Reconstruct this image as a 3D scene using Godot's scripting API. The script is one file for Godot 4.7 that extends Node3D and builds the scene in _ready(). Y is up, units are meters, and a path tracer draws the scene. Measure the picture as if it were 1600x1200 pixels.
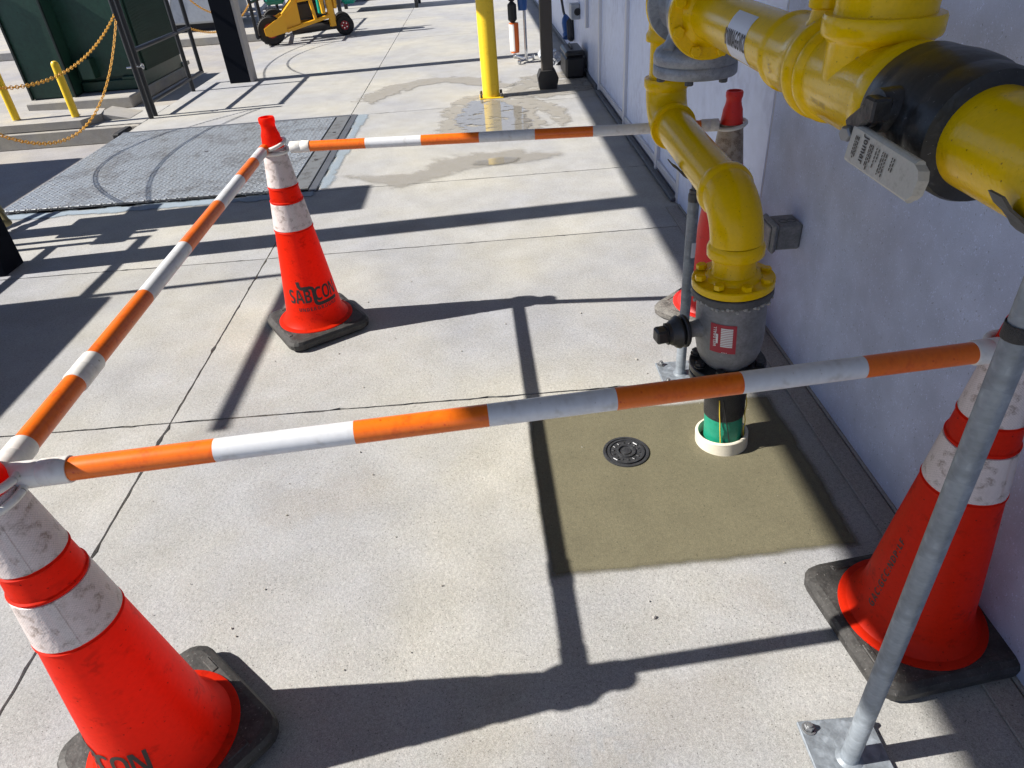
extends Node3D
# A fenced-off gas riser at the foot of a rendered wall: traffic cones, striped bars, yellow gas pipework, a loading dock behind.

# ---------------------------------------------------------------- shape builder
class Sh:
	var v := PackedVector3Array()
	var n := PackedVector3Array()
	var u := PackedVector2Array()
	var c := PackedColorArray()
	var col := Color(1, 1, 1, 1)

	func tri(a: Vector3, b: Vector3, d: Vector3, na: Vector3, nb: Vector3, nd: Vector3, ua := Vector2(), ub := Vector2(), ud := Vector2()) -> void:
		if (b - a).cross(d - a).dot(na + nb + nd) > 0.0:
			v.append_array([a, d, b]); n.append_array([na, nd, nb]); u.append_array([ua, ud, ub])
		else:
			v.append_array([a, b, d]); n.append_array([na, nb, nd]); u.append_array([ua, ub, ud])
		c.append_array([col, col, col])

	func flat(a: Vector3, b: Vector3, d: Vector3, out: Vector3) -> void:
		var m := (b - a).cross(d - a)
		if m.length_squared() < 1e-18:
			return
		m = m.normalized()
		if m.dot(out) < 0.0:
			m = -m
		tri(a, b, d, m, m, m)

	func quad(a: Vector3, b: Vector3, d: Vector3, e: Vector3, out: Vector3) -> void:
		flat(a, b, d, out)
		flat(a, d, e, out)

	# box with chamfered edges
	func box(size: Vector3, at: Vector3, bev := 0.0, rot := Basis()) -> void:
		var h := size * 0.5
		var b := minf(bev, minf(h.x, minf(h.y, h.z)) * 0.8)
		var t := Transform3D(rot, at)
		var ax := [Vector3(1, 0, 0), Vector3(0, 1, 0), Vector3(0, 0, 1)]
		for i in 3:
			var j := (i + 1) % 3
			var k := (i + 2) % 3
			for s in [-1.0, 1.0]:
				var o: Vector3 = ax[i] * h[i] * s
				var p: Vector3 = ax[j] * (h[j] - b)
				var q: Vector3 = ax[k] * (h[k] - b)
				quad(t * (o - p - q), t * (o + p - q), t * (o + p + q), t * (o - p + q), rot * (ax[i] * s))
		if b <= 0.0:
			return
		for i in 3:
			var j := (i + 1) % 3
			var k := (i + 2) % 3
			for s in [-1.0, 1.0]:
				for r in [-1.0, 1.0]:
					var e: Vector3 = ax[k] * (h[k] - b)
					var p1: Vector3 = ax[i] * h[i] * s + ax[j] * (h[j] - b) * r
					var p2: Vector3 = ax[i] * (h[i] - b) * s + ax[j] * h[j] * r
					quad(t * (p1 - e), t * (p1 + e), t * (p2 + e), t * (p2 - e), rot * (ax[i] * s + ax[j] * r))
		for sx in [-1.0, 1.0]:
			for sy in [-1.0, 1.0]:
				for sz in [-1.0, 1.0]:
					flat(t * Vector3(h.x * sx, (h.y - b) * sy, (h.z - b) * sz), t * Vector3((h.x - b) * sx, h.y * sy, (h.z - b) * sz), t * Vector3((h.x - b) * sx, (h.y - b) * sy, h.z * sz), rot * Vector3(sx, sy, sz))

	# surface of revolution about local y; profile points are (radius, height)
	func lathe(prof: Array, xf := Transform3D(), seg := 32, from := 0.0, to := TAU, crease := 0.8) -> void:
		var k := prof.size()
		var sn := []
		for i in k - 1:
			var d: Vector2 = prof[i + 1] - prof[i]
			sn.append(Vector2(d.y, -d.x).normalized() if d.length() > 1e-9 else Vector2(1, 0))
		var len := 0.0
		for i in k - 1:
			var a: Vector2 = prof[i]
			var b: Vector2 = prof[i + 1]
			var n0: Vector2 = sn[i]
			var n1: Vector2 = sn[i]
			if i > 0 and sn[i - 1].dot(sn[i]) > crease:
				n0 = (sn[i - 1] + sn[i]).normalized()
			if i < k - 2 and sn[i + 1].dot(sn[i]) > crease:
				n1 = (sn[i + 1] + sn[i]).normalized()
			var l2 := len + (b - a).length()
			for s in seg:
				var t0 := lerpf(from, to, float(s) / seg)
				var t1 := lerpf(from, to, float(s + 1) / seg)
				var d0 := Vector3(sin(t0), 0, cos(t0))
				var d1 := Vector3(sin(t1), 0, cos(t1))
				var p00 := xf * (d0 * a.x + Vector3(0, a.y, 0))
				var p01 := xf * (d1 * a.x + Vector3(0, a.y, 0))
				var p10 := xf * (d0 * b.x + Vector3(0, b.y, 0))
				var p11 := xf * (d1 * b.x + Vector3(0, b.y, 0))
				var m00 := xf.basis * (d0 * n0.x + Vector3(0, n0.y, 0))
				var m01 := xf.basis * (d1 * n0.x + Vector3(0, n0.y, 0))
				var m10 := xf.basis * (d0 * n1.x + Vector3(0, n1.y, 0))
				var m11 := xf.basis * (d1 * n1.x + Vector3(0, n1.y, 0))
				var u0 := float(s) / seg
				var u1 := float(s + 1) / seg
				if a.x > 1e-7:
					tri(p00, p01, p11, m00, m01, m11, Vector2(u0, len), Vector2(u1, len), Vector2(u1, l2))
				if b.x > 1e-7:
					tri(p00, p11, p10, m00, m11, m10, Vector2(u0, len), Vector2(u1, l2), Vector2(u0, l2))
			len = l2

	# round tube along a path
	func tube(path: Array, rad, seg := 12, caps := true, flatten := 1.0) -> void:
		var k := path.size()
		var side := Vector3.ZERO
		var rings := []
		var norms := []
		for i in k:
			var d: Vector3 = (path[mini(i + 1, k - 1)] - path[maxi(i - 1, 0)]).normalized()
			if side == Vector3.ZERO:
				side = d.cross(Vector3.UP if absf(d.y) < 0.9 else Vector3.RIGHT).normalized()
			side = (side - d * side.dot(d)).normalized()
			var up := side.cross(d)
			var r: float = rad[i] if rad is Array else rad
			var ring := []
			var nn := []
			for s in seg + 1:
				var t := TAU * s / seg
				var o: Vector3 = side * cos(t) + up * sin(t) * flatten
				ring.append(path[i] + o * r)
				nn.append((side * cos(t) + up * sin(t)).normalized())
			rings.append(ring); norms.append(nn)
		var l := 0.0
		for i in k - 1:
			var l2: float = l + (path[i + 1] - path[i]).length()
			for s in seg:
				var u0 := float(s) / seg
				var u1 := float(s + 1) / seg
				tri(rings[i][s], rings[i][s + 1], rings[i + 1][s + 1], norms[i][s], norms[i][s + 1], norms[i + 1][s + 1], Vector2(u0, l), Vector2(u1, l), Vector2(u1, l2))
				tri(rings[i][s], rings[i + 1][s + 1], rings[i + 1][s], norms[i][s], norms[i + 1][s + 1], norms[i + 1][s], Vector2(u0, l), Vector2(u1, l2), Vector2(u0, l2))
			l = l2
		if caps:
			for e in [0, k - 1]:
				var out: Vector3 = (path[0] - path[1]) if e == 0 else (path[k - 1] - path[k - 2])
				for s in seg:
					flat(path[e], rings[e][s], rings[e][s + 1], out)

	# outline in local xy pushed along local z
	func prism(poly: PackedVector2Array, depth: float, xf := Transform3D()) -> void:
		var ix := Geometry2D.triangulate_polygon(poly)
		var zz := xf.basis.z
		for i in range(0, ix.size(), 3):
			var a := poly[ix[i]]
			var b := poly[ix[i + 1]]
			var d := poly[ix[i + 2]]
			flat(xf * Vector3(a.x, a.y, 0), xf * Vector3(b.x, b.y, 0), xf * Vector3(d.x, d.y, 0), -zz)
			flat(xf * Vector3(a.x, a.y, depth), xf * Vector3(b.x, b.y, depth), xf * Vector3(d.x, d.y, depth), zz)
		var cw := Geometry2D.is_polygon_clockwise(poly)
		for i in poly.size():
			var a := poly[i]
			var b := poly[(i + 1) % poly.size()]
			var e := b - a
			var o := Vector2(e.y, -e.x) * (-1.0 if cw else 1.0)
			quad(xf * Vector3(a.x, a.y, 0), xf * Vector3(b.x, b.y, 0), xf * Vector3(b.x, b.y, depth), xf * Vector3(a.x, a.y, depth), xf.basis * Vector3(o.x, o.y, 0))

	func mesh() -> ArrayMesh:
		var a := []
		a.resize(Mesh.ARRAY_MAX)
		a[Mesh.ARRAY_VERTEX] = v
		a[Mesh.ARRAY_NORMAL] = n
		a[Mesh.ARRAY_TEX_UV] = u
		a[Mesh.ARRAY_COLOR] = c
		var m := ArrayMesh.new()
		m.add_surface_from_arrays(Mesh.PRIMITIVE_TRIANGLES, a)
		return m

var M := {}
var taken := {}
var rng := RandomNumberGenerator.new()
var on_baseline := false

func numbered(called: String) -> String:
	if not taken.has(called):
		taken[called] = 0
		return called
	taken[called] += 1
	return "%s_%03d" % [called, taken[called]]

func obj(called: String, sh: Sh, m: Material, parent: Node3D = null, stuff := false) -> MeshInstance3D:
	var o := MeshInstance3D.new()
	o.mesh = sh.mesh()
	o.material_override = m
	if parent == null:
		o.name = numbered(called)
		add_child(o)
	else:
		o.name = called
		var k := 0
		while parent.has_node(NodePath(o.name)):
			k += 1
			o.name = "%s_%03d" % [called, k]
		parent.add_child(o, true)
	if stuff:
		o.set_meta("kind", "stuff")
	return o

func thing(called: String, label: String, category: String, at := Vector3.ZERO, group := "") -> Node3D:
	var o := Node3D.new()
	o.name = numbered(called)
	add_child(o)
	o.position = at
	o.set_meta("label", label)
	o.set_meta("category", category)
	if group:
		o.set_meta("group", group)
	return o

func tag(o: Node3D, label: String, category: String, group := "") -> Node3D:
	o.set_meta("label", label)
	o.set_meta("category", category)
	if group:
		o.set_meta("group", group)
	return o

func structure(o: Node3D) -> Node3D:
	o.set_meta("kind", "structure")
	return o

# a frame whose local y runs along d
func along(at: Vector3, d: Vector3) -> Transform3D:
	var y := d.normalized()
	var x := y.cross(Vector3.FORWARD if absf(y.z) < 0.9 else Vector3.UP).normalized()
	return Transform3D(Basis(x, y, x.cross(y)), at)

func hexa(sh: Sh, at: Vector3, d: Vector3, r: float, h: float, turn := 0.0) -> void:
	var xf := along(at, d)
	xf.basis = xf.basis.rotated(d.normalized(), turn)
	for s in 6:
		var t0 := TAU * s / 6.0
		var t1 := TAU * (s + 1) / 6.0
		var a := Vector3(sin(t0), 0, cos(t0)) * r
		var b := Vector3(sin(t1), 0, cos(t1)) * r
		var up := Vector3(0, h, 0)
		var lid := Vector3(0, h * 1.12, 0)
		sh.quad(xf * a, xf * b, xf * (b + up), xf * (a + up), xf.basis * (a + b))
		sh.quad(xf * (a + up), xf * (b + up), xf * (b * 0.85 + lid), xf * (a * 0.85 + lid), xf.basis * (a + b + up * 3))
		sh.flat(xf * lid, xf * (a * 0.85 + lid), xf * (b * 0.85 + lid), d)

func arc(corner: Vector3, d_in: Vector3, d_out: Vector3, r: float, k := 10) -> Array:
	# centre line of a bend: enters along d_in, leaves along d_out
	var p := []
	var c := corner - d_in * r + d_out * r
	for i in k + 1:
		var t := PI / 2 * i / k
		p.append(c - d_out * r * cos(t) + d_in * r * sin(t))
	return p

# flat lettering: glyph triangles split small and bent by a function (x, y) -> [point, normal]
func lettering(sh: Sh, text: String, high: float, bend: Callable, squeeze := 1.0, bold := false, spacing := 0.0, limit := 0.012) -> void:
	var pen := 0.0
	var drop := 0.0
	if on_baseline:
		drop = high * 0.5
	var parts := [text]
	if spacing != 0.0:
		parts = []
		for i in text.length():
			parts.append(text[i])
	var total := 0.0
	var ready := []
	for t: String in parts:
		var tm := TextMesh.new()
		var f := SystemFont.new()
		f.font_names = PackedStringArray(["Droid Sans"])
		f.font_weight = 700 if bold else 400
		tm.font = f
		tm.font_size = 64
		tm.pixel_size = high / 46.0
		tm.depth = 0.0
		tm.curve_step = 2.0
		tm.text = t
		tm.horizontal_alignment = HORIZONTAL_ALIGNMENT_LEFT
		if t == " ":
			total += high * 0.4 + spacing
			ready.append(null)
			continue
		var a := tm.get_mesh_arrays()
		var vv: PackedVector3Array = a[Mesh.ARRAY_VERTEX]
		var lo := INF
		var hi := -INF
		for p in vv:
			lo = minf(lo, p.x); hi = maxf(hi, p.x)
		ready.append([vv, a[Mesh.ARRAY_INDEX], lo, hi])
		total += (hi - lo) * squeeze + spacing
	pen = -(total - spacing) / 2
	for r in ready:
		if r == null:
			pen += high * 0.4 + spacing
			continue
		var vv: PackedVector3Array = r[0]
		var ix: PackedInt32Array = r[1]
		var todo := []
		for i in range(0, ix.size(), 3):
			todo.append([vv[ix[i]], vv[ix[i + 1]], vv[ix[i + 2]]])
		while todo.size():
			var t3: Array = todo.pop_back()
			var w := 0
			var best := 0.0
			for e in 3:
				var l: float = (t3[(e + 1) % 3] - t3[e]).length()
				if l > best:
					best = l; w = e
			if best > limit:
				var m: Vector3 = (t3[w] + t3[(w + 1) % 3]) * 0.5
				todo.append([t3[w], m, t3[(w + 2) % 3]])
				todo.append([m, t3[(w + 1) % 3], t3[(w + 2) % 3]])
				continue
			var q := []
			for e in 3:
				q.append(bend.call((t3[e].x - r[2]) * squeeze + pen, t3[e].y + drop))
			sh.tri(q[0][0], q[1][0], q[2][0], q[0][1], q[1][1], q[2][1])
		pen += (r[3] - r[2]) * squeeze + spacing

# ribbon of a given width along a 2D line, bent the same way
func ribbon(sh: Sh, line: Array, width: float, bend: Callable, step := 0.006) -> void:
	var pts := []
	for i in line.size() - 1:
		var k := maxi(1, int(ceil(line[i].distance_to(line[i + 1]) / step)))
		for j in k:
			pts.append(line[i].lerp(line[i + 1], float(j) / k))
	pts.append(line[-1])
	var l := []
	var r := []
	for i in pts.size():
		var d: Vector2 = (pts[mini(i + 1, pts.size() - 1)] - pts[maxi(i - 1, 0)]).normalized()
		var o := Vector2(-d.y, d.x) * width / 2
		l.append(pts[i] + o); r.append(pts[i] - o)
	for i in pts.size() - 1:
		var a = bend.call(l[i].x, l[i].y)
		var b = bend.call(r[i].x, r[i].y)
		var d = bend.call(r[i + 1].x, r[i + 1].y)
		var e = bend.call(l[i + 1].x, l[i + 1].y)
		sh.tri(a[0], b[0], d[0], a[1], b[1], d[1])
		sh.tri(a[0], d[0], e[0], a[1], d[1], e[1])

# ---------------------------------------------------------------- textures
func noise(seed_: int, freq: float, type := FastNoiseLite.TYPE_SIMPLEX_SMOOTH, octaves := 4) -> FastNoiseLite:
	var f := FastNoiseLite.new()
	f.seed = seed_
	f.noise_type = type
	f.frequency = freq
	f.fractal_octaves = octaves
	f.fractal_type = FastNoiseLite.FRACTAL_FBM if octaves > 1 else FastNoiseLite.FRACTAL_NONE
	return f

func grey(f: FastNoiseLite, s: int) -> PackedByteArray:
	var im := f.get_seamless_image(s, s, false, false, 0.15, true)
	im.convert(Image.FORMAT_L8)
	return im.get_data()

func picture(s: int, data: PackedByteArray) -> ImageTexture:
	return ImageTexture.create_from_image(Image.create_from_data(s, s, false, Image.FORMAT_RGB8, data))

# base tint varied by a fine grain, a broad mottle and sparse dark / pale flecks
func surface_texture(s: int, seed_: int, broad: float, fine: float, grain: float, dark: float, pale: float, broad_freq := 0.008, fine_freq := 0.06, warm := 0.0, fleck := 0.5) -> ImageTexture:
	var a := grey(noise(seed_, broad_freq), s)
	var b := grey(noise(seed_ + 1, fine_freq), s)
	var r := RandomNumberGenerator.new()
	r.seed = seed_ + 7
	var out := PackedByteArray()
	out.resize(s * s * 3)
	for i in s * s:
		var x := 0.88 + broad * (a[i] / 255.0 - 0.5) + fine * (b[i] / 255.0 - 0.5) + grain * (r.randf() - 0.5)
		var w := warm * (a[i] / 255.0 - 0.5)
		var k := r.randf()
		if k < dark:
			x *= fleck
		elif k > 1.0 - pale:
			x = minf(1.0, x * 1.15 + 0.1)
		out[i * 3] = int(clampf(x - w * 0.3, 0, 1) * 255)
		out[i * 3 + 1] = int(clampf(x, 0, 1) * 255)
		out[i * 3 + 2] = int(clampf(x + w, 0, 1) * 255)
	# flecks of two or three pixels read as grit
	for k in int(s * s * (dark + pale) * 0.25):
		var p := r.randi_range(0, s * s - s - 3)
		var d := r.randf() < dark / maxf(dark + pale, 1e-6)
		for o: int in [0, 1, s, s + 1]:
			for ch in 3:
				var val := out[(p + o) * 3 + ch]
				out[(p + o) * 3 + ch] = int(val * fleck) if d else mini(255, int(val * 1.12 + 18))
	return picture(s, out)

func height_texture(s: int, seed_: int, freq: float, grain: float) -> ImageTexture:
	var b := grey(noise(seed_, freq), s)
	var r := RandomNumberGenerator.new()
	r.seed = seed_
	var out := PackedByteArray()
	out.resize(s * s * 3)
	for i in s * s:
		var x := int(clampf(b[i] / 255.0 * (1.0 - grain) + grain * r.randf(), 0, 1) * 255)
		out[i * 3] = x; out[i * 3 + 1] = x; out[i * 3 + 2] = x
	return picture(s, out)

# sparse dirt over white: stains where a noise passes a threshold, broken up by a finer one
func dirt_texture(s: int, seed_: int, freq: float, cut: float, depth: float, tint: Color, specks := 0.0, grid := 0) -> ImageTexture:
	var a := grey(noise(seed_, freq, FastNoiseLite.TYPE_SIMPLEX_SMOOTH, 5), s)
	var b := grey(noise(seed_ + 3, freq * 6.0, FastNoiseLite.TYPE_SIMPLEX_SMOOTH, 3), s)
	var r := RandomNumberGenerator.new()
	r.seed = seed_
	var out := PackedByteArray()
	out.resize(s * s * 3)
	for y in s:
		for x in s:
			var i := y * s + x
			var k := clampf((a[i] / 255.0 - cut) * 5.0, 0, 1) * (0.35 + 0.65 * clampf((b[i] / 255.0 - 0.4) * 4.0, 0, 1)) * depth
			if r.randf() < specks:
				k = maxf(k, 0.75)
			var g := 1.0 - 0.06 * (b[i] / 255.0)
			if grid > 0:
				var gx := absf(fmod(float(x + y), grid) / grid - 0.5)
				var gy := absf(fmod(float(x - y + s * 4), grid) / grid - 0.5)
				g *= 0.87 if gx > 0.40 or gy > 0.40 else 1.0
			for ch in 3:
				out[i * 3 + ch] = int(clampf(g * lerpf(1.0, tint[ch], k), 0, 1) * 255)
	for k in int(s * s * specks * 0.2):
		var p := r.randi_range(0, s * s - 3 * s - 4)
		for o: int in [0, 1, s, s + 1, s + 2, 2 * s + 1]:
			for ch in 3:
				out[(p + o) * 3 + ch] = int(tint[ch] * 255)
	return picture(s, out)

# dark coat with pale scratches and flecks
func scuffed(s: int, seed_: int, base: float, marks: int, bright: float) -> ImageTexture:
	var a := grey(noise(seed_, 0.012), s)
	var b := grey(noise(seed_ + 1, 0.08), s)
	var r := RandomNumberGenerator.new()
	r.seed = seed_
	var out := PackedByteArray()
	out.resize(s * s * 3)
	for i in s * s:
		var x := base * (1.0 + 0.7 * (a[i] / 255.0 - 0.5) + 0.5 * (b[i] / 255.0 - 0.5)) + 0.02 * r.randf()
		for ch in 3:
			out[i * 3 + ch] = int(clampf(x, 0, 1) * 255)
	for k in marks:
		var x := r.randf() * s
		var y := r.randf() * s
		var d := Vector2.from_angle(r.randf() * TAU) * 0.8
		var n := 1 + int(absf(r.randfn(0.0, 4.0))) if r.randf() < 0.4 else 1
		var up := bright * r.randf_range(0.3, 1.0)
		for q in n:
			var i := (posmod(int(y), s) * s + posmod(int(x), s)) * 3
			for ch in 3:
				out[i + ch] = maxi(out[i + ch], int(255 * up))
			x += d.x; y += d.y
	return picture(s, out)

func tread_height(s: int) -> ImageTexture:
	var out := PackedByteArray()
	out.resize(s * s * 3)
	var cell := s / 8
	for y in s:
		for x in s:
			var cx := x / cell
			var cy := y / cell
			var lx := (float(x % cell) + 0.5) / cell - 0.5
			var ly := (float(y % cell) + 0.5) / cell - 0.5
			var t := PI / 4 if (cx + cy) % 2 == 0 else -PI / 4
			var p := lx * cos(t) + ly * sin(t)
			var q := -lx * sin(t) + ly * cos(t)
			var e := (p / 0.46) * (p / 0.46) + (q / 0.16) * (q / 0.16)
			var h := int(clampf(1.0 - e, 0, 1) ** 0.5 * 255)
			var i := (y * s + x) * 3
			out[i] = h; out[i + 1] = h; out[i + 2] = h
	return picture(s, out)

func spangle(s: int, seed_: int) -> ImageTexture:
	var f := noise(seed_, 0.035, FastNoiseLite.TYPE_CELLULAR, 1)
	f.cellular_return_type = FastNoiseLite.RETURN_CELL_VALUE
	var a := grey(f, s)
	var b := grey(noise(seed_ + 1, 0.02), s)
	var out := PackedByteArray()
	out.resize(s * s * 3)
	for i in s * s:
		var x := 0.72 + 0.10 * (a[i] / 255.0 - 0.5) + 0.24 * (b[i] / 255.0 - 0.5)
		out[i * 3] = int(clampf(x * 0.97, 0, 1) * 255)
		out[i * 3 + 1] = int(clampf(x, 0, 1) * 255)
		out[i * 3 + 2] = int(clampf(x * 1.03, 0, 1) * 255)
	return picture(s, out)

func wall_texture(s: int) -> ImageTexture:
	var broad := grey(noise(41, 0.006), s)
	var streak := noise(42, 0.03)
	var fleck := grey(noise(43, 0.02), s)
	var r := RandomNumberGenerator.new()
	r.seed = 44
	var out := PackedByteArray()
	out.resize(s * s * 3)
	for y in s:
		for x in s:
			var i := y * s + x
			var k := 0.84 + 0.09 * (broad[i] / 255.0 - 0.5) + 0.05 * (r.randf() - 0.5)
			var f := clampf((fleck[i] / 255.0 - 0.48) * 4.0, 0, 1)
			var p := r.randf()
			if p < 0.06 * f + 0.004:
				k += 0.14
			elif p > 0.9985:
				k *= 0.62
			for ch in 3:
				out[i * 3 + ch] = int(clampf(k, 0, 1) * 255)
	for q in 5200:
		var x := r.randi_range(2, s - 6)
		var y := r.randi_range(2, s - 6)
		if fleck[y * s + x] < 118 and r.randf() < 0.8:
			continue
		var up := r.randf_range(0.07, 0.22) if r.randf() < 0.85 else -0.22
		for o: Vector2i in [Vector2i(0, 0), Vector2i(1, 0), Vector2i(0, 1), Vector2i(1, 1), Vector2i(r.randi_range(-1, 2), 2), Vector2i(r.randi_range(-1, 2), 3)]:
			var i := ((y + o.y) * s + x + o.x) * 3
			for ch in 3:
				out[i + ch] = clampi(int(out[i + ch] + 255 * up), 0, 255)
	# drips and scuffs that run down the render
	for q in 170:
		var x := r.randi_range(2, s - 4)
		var y := r.randi_range(0, s - 1)
		var l := r.randi_range(10, 70)
		var up := r.randf_range(0.03, 0.09)
		for j in l:
			if r.randf() < 0.55:
				var i := (((y + j) % s) * s + x + r.randi_range(-1, 1)) * 3
				for ch in 3:
					out[i + ch] = mini(255, int(out[i + ch] + 255 * up))
	return picture(s, out)

func lin(r: float, g: float, b: float) -> Color:
	return Color(r, g, b).linear_to_srgb()

func mat(color: Color, rough := 0.6, metal := 0.0, tex: Texture2D = null, tile := 1.0, world := false) -> StandardMaterial3D:
	var m := StandardMaterial3D.new()
	m.albedo_color = color
	m.roughness = rough
	m.metallic = metal
	if tex:
		m.albedo_texture = tex
		m.uv1_triplanar = true
		m.uv1_world_triplanar = world
		m.uv1_scale = Vector3.ONE / tile
	return m

func bump(m: StandardMaterial3D, tex: Texture2D, cm: float) -> StandardMaterial3D:
	m.heightmap_enabled = true
	m.heightmap_texture = tex
	m.heightmap_scale = cm
	return m

func overlay(m: StandardMaterial3D, tex: Texture2D, tile: float, world := true) -> StandardMaterial3D:
	m.detail_enabled = true
	m.detail_blend_mode = BaseMaterial3D.BLEND_MODE_MUL
	m.detail_albedo = tex
	m.detail_uv_layer = BaseMaterial3D.DETAIL_UV_2
	m.uv2_triplanar = true
	m.uv2_world_triplanar = world
	m.uv2_scale = Vector3.ONE / tile
	return m

func make_materials() -> void:
	var grit := surface_texture(1024, 11, 0.04, 0.10, 0.22, 0.006, 0.012, 0.006, 0.09, 0.02, 0.70)
	var mottle := surface_texture(512, 21, 0.10, 0.07, 0.02, 0.0, 0.0, 0.007, 0.035, -0.08)
	var rough_h := height_texture(512, 31, 0.15, 0.45)
	var smooth_h := height_texture(256, 33, 0.05, 0.12)
	M.concrete = overlay(bump(mat(lin(0.60, 0.598, 0.582), 0.86, 0, grit, 1.3, true), rough_h, 0.10), mottle, 5.3)
	M.concrete.uv1_scale = Vector3.ONE / 1.3
	M.concrete.vertex_color_use_as_albedo = true
	M.kerb = overlay(bump(mat(lin(0.62, 0.59, 0.53), 0.9, 0, grit, 0.9, true), rough_h, 0.12), mottle, 2.1)
	M.earth = mat(lin(0.16, 0.15, 0.135), 0.95)
	M.asphalt = overlay(mat(lin(0.56, 0.53, 0.49), 0.9, 0, grit, 1.7, true), mottle, 6.0)
	M.patch = bump(mat(lin(0.172, 0.157, 0.098), 0.66, 0, surface_texture(512, 17, 0.06, 0.06, 0.20, 0.003, 0.010, 0.006, 0.06, 0.0, 0.7), 0.7, true), rough_h, 0.05)
	M.patch.transparency = BaseMaterial3D.TRANSPARENCY_ALPHA
	M.patch.vertex_color_use_as_albedo = true
	M.stain = mat(lin(0.42, 0.40, 0.36), 0.6, 0, grit, 0.8, true)
	M.stain.transparency = BaseMaterial3D.TRANSPARENCY_ALPHA
	M.stain.vertex_color_use_as_albedo = true
	M.dry = mat(lin(0.36, 0.30, 0.22), 0.9)
	M.dry.transparency = BaseMaterial3D.TRANSPARENCY_ALPHA
	M.dry.vertex_color_use_as_albedo = true
	M.wet = mat(lin(0.36, 0.34, 0.30), 0.06, 0, grit, 0.8, true)
	M.wet.metallic_specular = 0.9
	M.wet.transparency = BaseMaterial3D.TRANSPARENCY_ALPHA
	M.wet.vertex_color_use_as_albedo = true
	M.wall = bump(mat(lin(0.66, 0.74, 0.98), 0.75, 0, wall_texture(1024), 1.25, true), smooth_h, 0.12)
	var panel_t := dirt_texture(512, 51, 0.006, 0.55, 0.25, Color(0.72, 0.72, 0.78), 0.0003)
	M.panel = mat(lin(0.66, 0.74, 0.96), 0.42, 0, panel_t, 1.6, true)
	M.trim = mat(lin(0.62, 0.63, 0.68), 0.45, 0.2)
	M.dark_joint = mat(lin(0.03, 0.03, 0.035), 0.8)
	M.rail_grey = mat(lin(0.13, 0.14, 0.16), 0.5, 0.4, panel_t, 0.6, true)
	# gas pipework
	var paint_dirt := dirt_texture(512, 61, 0.012, 0.70, 0.20, Color(0.50, 0.42, 0.20), 0.0016)
	var peel := height_texture(512, 35, 0.13, 0.05)
	M.yellow = bump(mat(lin(0.86, 0.545, 0.0), 0.18, 0, paint_dirt, 0.42), peel, 0.035)
	M.yellow.metallic_specular = 0.36
	M.yellow_lit = mat(lin(0.86, 0.58, 0.02), 0.4, 0, paint_dirt, 0.7)
	var scuff := dirt_texture(512, 71, 0.02, 0.56, 0.6, Color(1.0, 1.0, 1.0), 0.0)
	var flecked := surface_texture(512, 72, 0.25, 0.2, 0.10, 0.004, 0.006, 0.01, 0.05, 0.0, 0.6)
	M.grey_body = bump(mat(lin(0.24, 0.247, 0.255), 0.45, 0, flecked, 0.35), smooth_h, 0.05)
	M.flange_grey = mat(lin(0.10, 0.103, 0.105), 0.55, 0, flecked, 0.25)
	M.regulator = bump(mat(lin(0.36, 0.38, 0.41), 0.42, 0.25, flecked, 0.4), smooth_h, 0.15)
	M.sealant = mat(lin(0.42, 0.42, 0.40), 0.7, 0, flecked, 0.1)
	M.black_paint = bump(mat(lin(0.022, 0.023, 0.026), 0.38, 0, flecked, 0.3), smooth_h, 0.12)
	M.black_flecked = bump(mat(lin(0.8, 0.8, 0.82), 0.36, 0, scuffed(512, 76, 0.155, 700, 0.75), 0.34), smooth_h, 0.10)
	M.green = mat(lin(0.012, 0.26, 0.16), 0.42, 0, dirt_texture(256, 73, 0.02, 0.55, 0.8, Color(0.75, 0.85, 0.8), 0.001), 0.12)
	M.black_tape = bump(mat(lin(0.02, 0.02, 0.022), 0.35, 0, flecked, 0.15), rough_h, 0.2)
	var pvc_t := dirt_texture(256, 74, 0.015, 0.66, 0.25, Color(0.6, 0.55, 0.48), 0.0006)
	M.pvc_cream = mat(lin(0.70, 0.66, 0.54), 0.4, 0, pvc_t, 0.2)
	M.pvc = mat(lin(0.74, 0.73, 0.70), 0.36, 0, pvc_t, 0.35)
	M.orange = mat(lin(0.80, 0.155, 0.004), 0.34, 0, dirt_texture(256, 75, 0.02, 0.60, 0.35, Color(0.8, 0.5, 0.45), 0.0006), 0.3)
	M.white_tape = mat(lin(0.66, 0.68, 0.71), 0.33, 0, pvc_t, 0.4)
	M.wire_yellow = mat(lin(0.75, 0.55, 0.05), 0.5)
	M.wire_black = mat(lin(0.02, 0.02, 0.02), 0.5)
	# cones
	var cone_dirt := dirt_texture(512, 81, 0.012, 0.67, 0.32, Color(0.42, 0.35, 0.30), 0.0012)
	M.cone = bump(mat(lin(0.94, 0.032, 0.007), 0.42, 0, cone_dirt, 0.5), smooth_h, 0.05)
	M.cone.metallic_specular = 0.3
	M.cone.backlight_enabled = true
	M.cone.backlight = Color(1.0, 1.0, 1.0)
	M.cone_red = bump(mat(lin(0.78, 0.022, 0.014), 0.45, 0, cone_dirt, 0.45), smooth_h, 0.05)
	M.collar = bump(mat(lin(0.76, 0.68, 0.66), 0.4, 0, dirt_texture(512, 82, 0.008, 0.60, 0.5, Color(0.42, 0.34, 0.28), 0.004, 16), 0.16), smooth_h, 0.08)
	M.collar.backlight_enabled = true
	M.collar.backlight = Color(0.4, 0.12, 0.08)
	M.collar_dirty = mat(lin(0.42, 0.36, 0.30), 0.55, 0, dirt_texture(512, 83, 0.012, 0.42, 0.7, Color(0.5, 0.42, 0.35), 0.003, 0), 0.22)
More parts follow.
